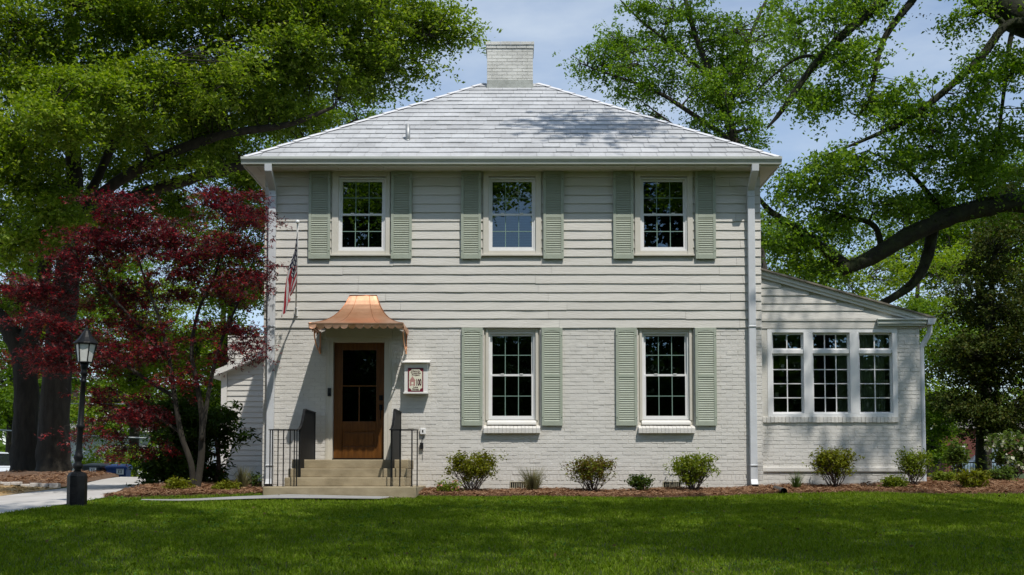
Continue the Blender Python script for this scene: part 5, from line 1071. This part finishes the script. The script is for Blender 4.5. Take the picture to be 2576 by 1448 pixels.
tag(MB().grid([[(x_, y_, g1(x_, y_)+.03) for x_ in np.linspace(15, 75, 30)] for y_ in (66, 70, 74, 79)]).build('road', M['asphaltgrey'], smooth=True), kind='structure')
# ------------------------------------------------------------------ far buildings, fence, cables
def house2(name, label, x0, x1, y, z0, h, wm, rm, wins):
    T = thing(name, label, 'house', ((x0+x1)/2, y, z0)); MB().box(x0, x1, y, y+8, z0-.5, z0+h).build('wall', wm, T)
    MB().prism([(x0-.4, y-.4, z0+h),(x1+.4, y-.4, z0+h),(x1-.6, y+4, z0+h+2.4),(x0+.6, y+4, z0+h+2.4)], (0, .2, 0)).add([(x0-.4,y-.4,z0+h),(x1+.4,y-.4,z0+h),(x1+.4,y+8.4,z0+h),(x0-.4,y+8.4,z0+h)], [(0,1,2,3)]).build('roof', rm, T)
    for a, b_, c, d in wins:
        f = MB(); slide(f, a, b_, c, d, y-.05, y+.02, .09); f.box(a, b_, y-.045, y+.02, (c+d)/2-.03, (c+d)/2+.03); f.box(a-.1, b_+.1, y-.12, y+.01, c-.08, c-.001); W_ = f.build('window', M['vinyl'], T); MB().box(a+.08, b_-.08, y-.01, y-.005, c+.08, d-.08).build('pane', mat('far_pane', (.2,.23,.25), None, .2), W_)
p = at(2418,1130,85); house2('brick_house', 'red brick house with white window far behind the van', p.x-1.6, p.x+9, 85, .3, 4.2, M['redbrick'], mat('far_roof', (.12,.11,.10), None, .9), [(p.x-.55, p.x+.35, 1.55, 2.9), (p.x+2.5, p.x+3.5, 1.55, 2.9)])
p = at(270,1140,45); wl = mat('white_clapboard', (.62,.63,.65), (.68,.69,.70), .6, 4)
h2 = house2('neighbour_house', 'white clapboard house beyond the hedge and wheeled bins', p.x-2.5, p.x+6, 45, -.55, 3.2, wl, mat('neighbour_roof', (.3,.3,.3), None, .9), [(p.x+3.2, p.x+4.2, .5, 1.8)])
p = at(2347,1163,40); FN = thing('iron_fence', 'low black metal fence in front of the far road', 'fence', (p.x, 40, .2))
MB().box(p.x-2, p.x+9, 39.98, 40.02, .86, .93).box(p.x-2, p.x+9, 39.98, 40.02, .35, .39).build('rail', M['iron'], FN)
fp = MB()
for k in range(74): fp.box(p.x-1.95+k*.15, p.x-1.95+k*.15+.018, 39.99, 40.01, .22, .9)
fp.build('picket', M['iron'], FN)
for k in range(6): MB().box(p.x-2+k*2.2, p.x-1.94+k*2.2, 39.96, 40.04, .1, 1.0).build('post', M['iron'], FN)
wm = mat('cable_sheath', (.42,.44,.46), (.5,.52,.54), .5, 3)
for i, (y0_, y1_, r_) in enumerate(((851,858,.02),(872,886,.02),(898,912,.02),(940,950,.015),(1004,1016,.02),(1076,1110,.03))):
    a, b_ = at(-160, y0_-6, 23), at(660 if i == 5 else 420, y1_, 23.5)
    tag(MB().tube([a.lerp(b_, q/12)-Vector((0,0,.12*math.sin(math.pi*q/12))) for q in range(13)], r_, 6).build('utility_cable', wm), ['topmost of the pale cables crossing behind the oak trunks', 'second pale cable from the top behind the oak trunks', 'third pale cable from the top behind the oak trunks', 'thin pale cable between the third and the two lowest cables', 'pale cable just above the lowest one behind the oak trunks', 'lowest and thickest pale cable passing behind the lamp post'][i], 'cable', 'utility cables behind the oak trunks')
# stone edging of the mulch mound and small drain outlet
se = MB(); rs = random.Random(3); pl_ = resample([(-18,2.72),(-12.5,2.6),(-9.8,2.4),(-8.75,2.2)], 46)
for i in range(45):
    a, b_ = Vector((*pl_[i], 0)), Vector((*pl_[i+1], 0)); c = (a+b_)/2; c.z = g1(c.x, c.y)+.035+rs.gauss(0,.008); d = (b_-a).normalized(); se.obox(c, (d, Vector((-d.y, d.x, 0)), (0,0,1)), (.092, .06, .045+rs.gauss(0,.006)))
tag(se.build('stone_edging', mat('pale_edging', (.36,.32,.28), (.6,.57,.53), .9, 7, .3, 30), bevel=.012), 'row of pale edging bricks along the front of the mulch mound', 'edging')
p = at(1962,1240,-1.0); dz_ = g1(p.x, -1.0)+.05
tag(MB().tube([(p.x,-1.28,dz_),(p.x,-.7,dz_+.03)], .055, 16, cap=False).tube([(p.x,-1.2,dz_),(p.x,-.72,dz_+.03)], .045, 16).build('drain_pipe', M['black'], smooth=True), 'black drain pipe end poking out of the pine straw below the corner downspout', 'drain pipe')
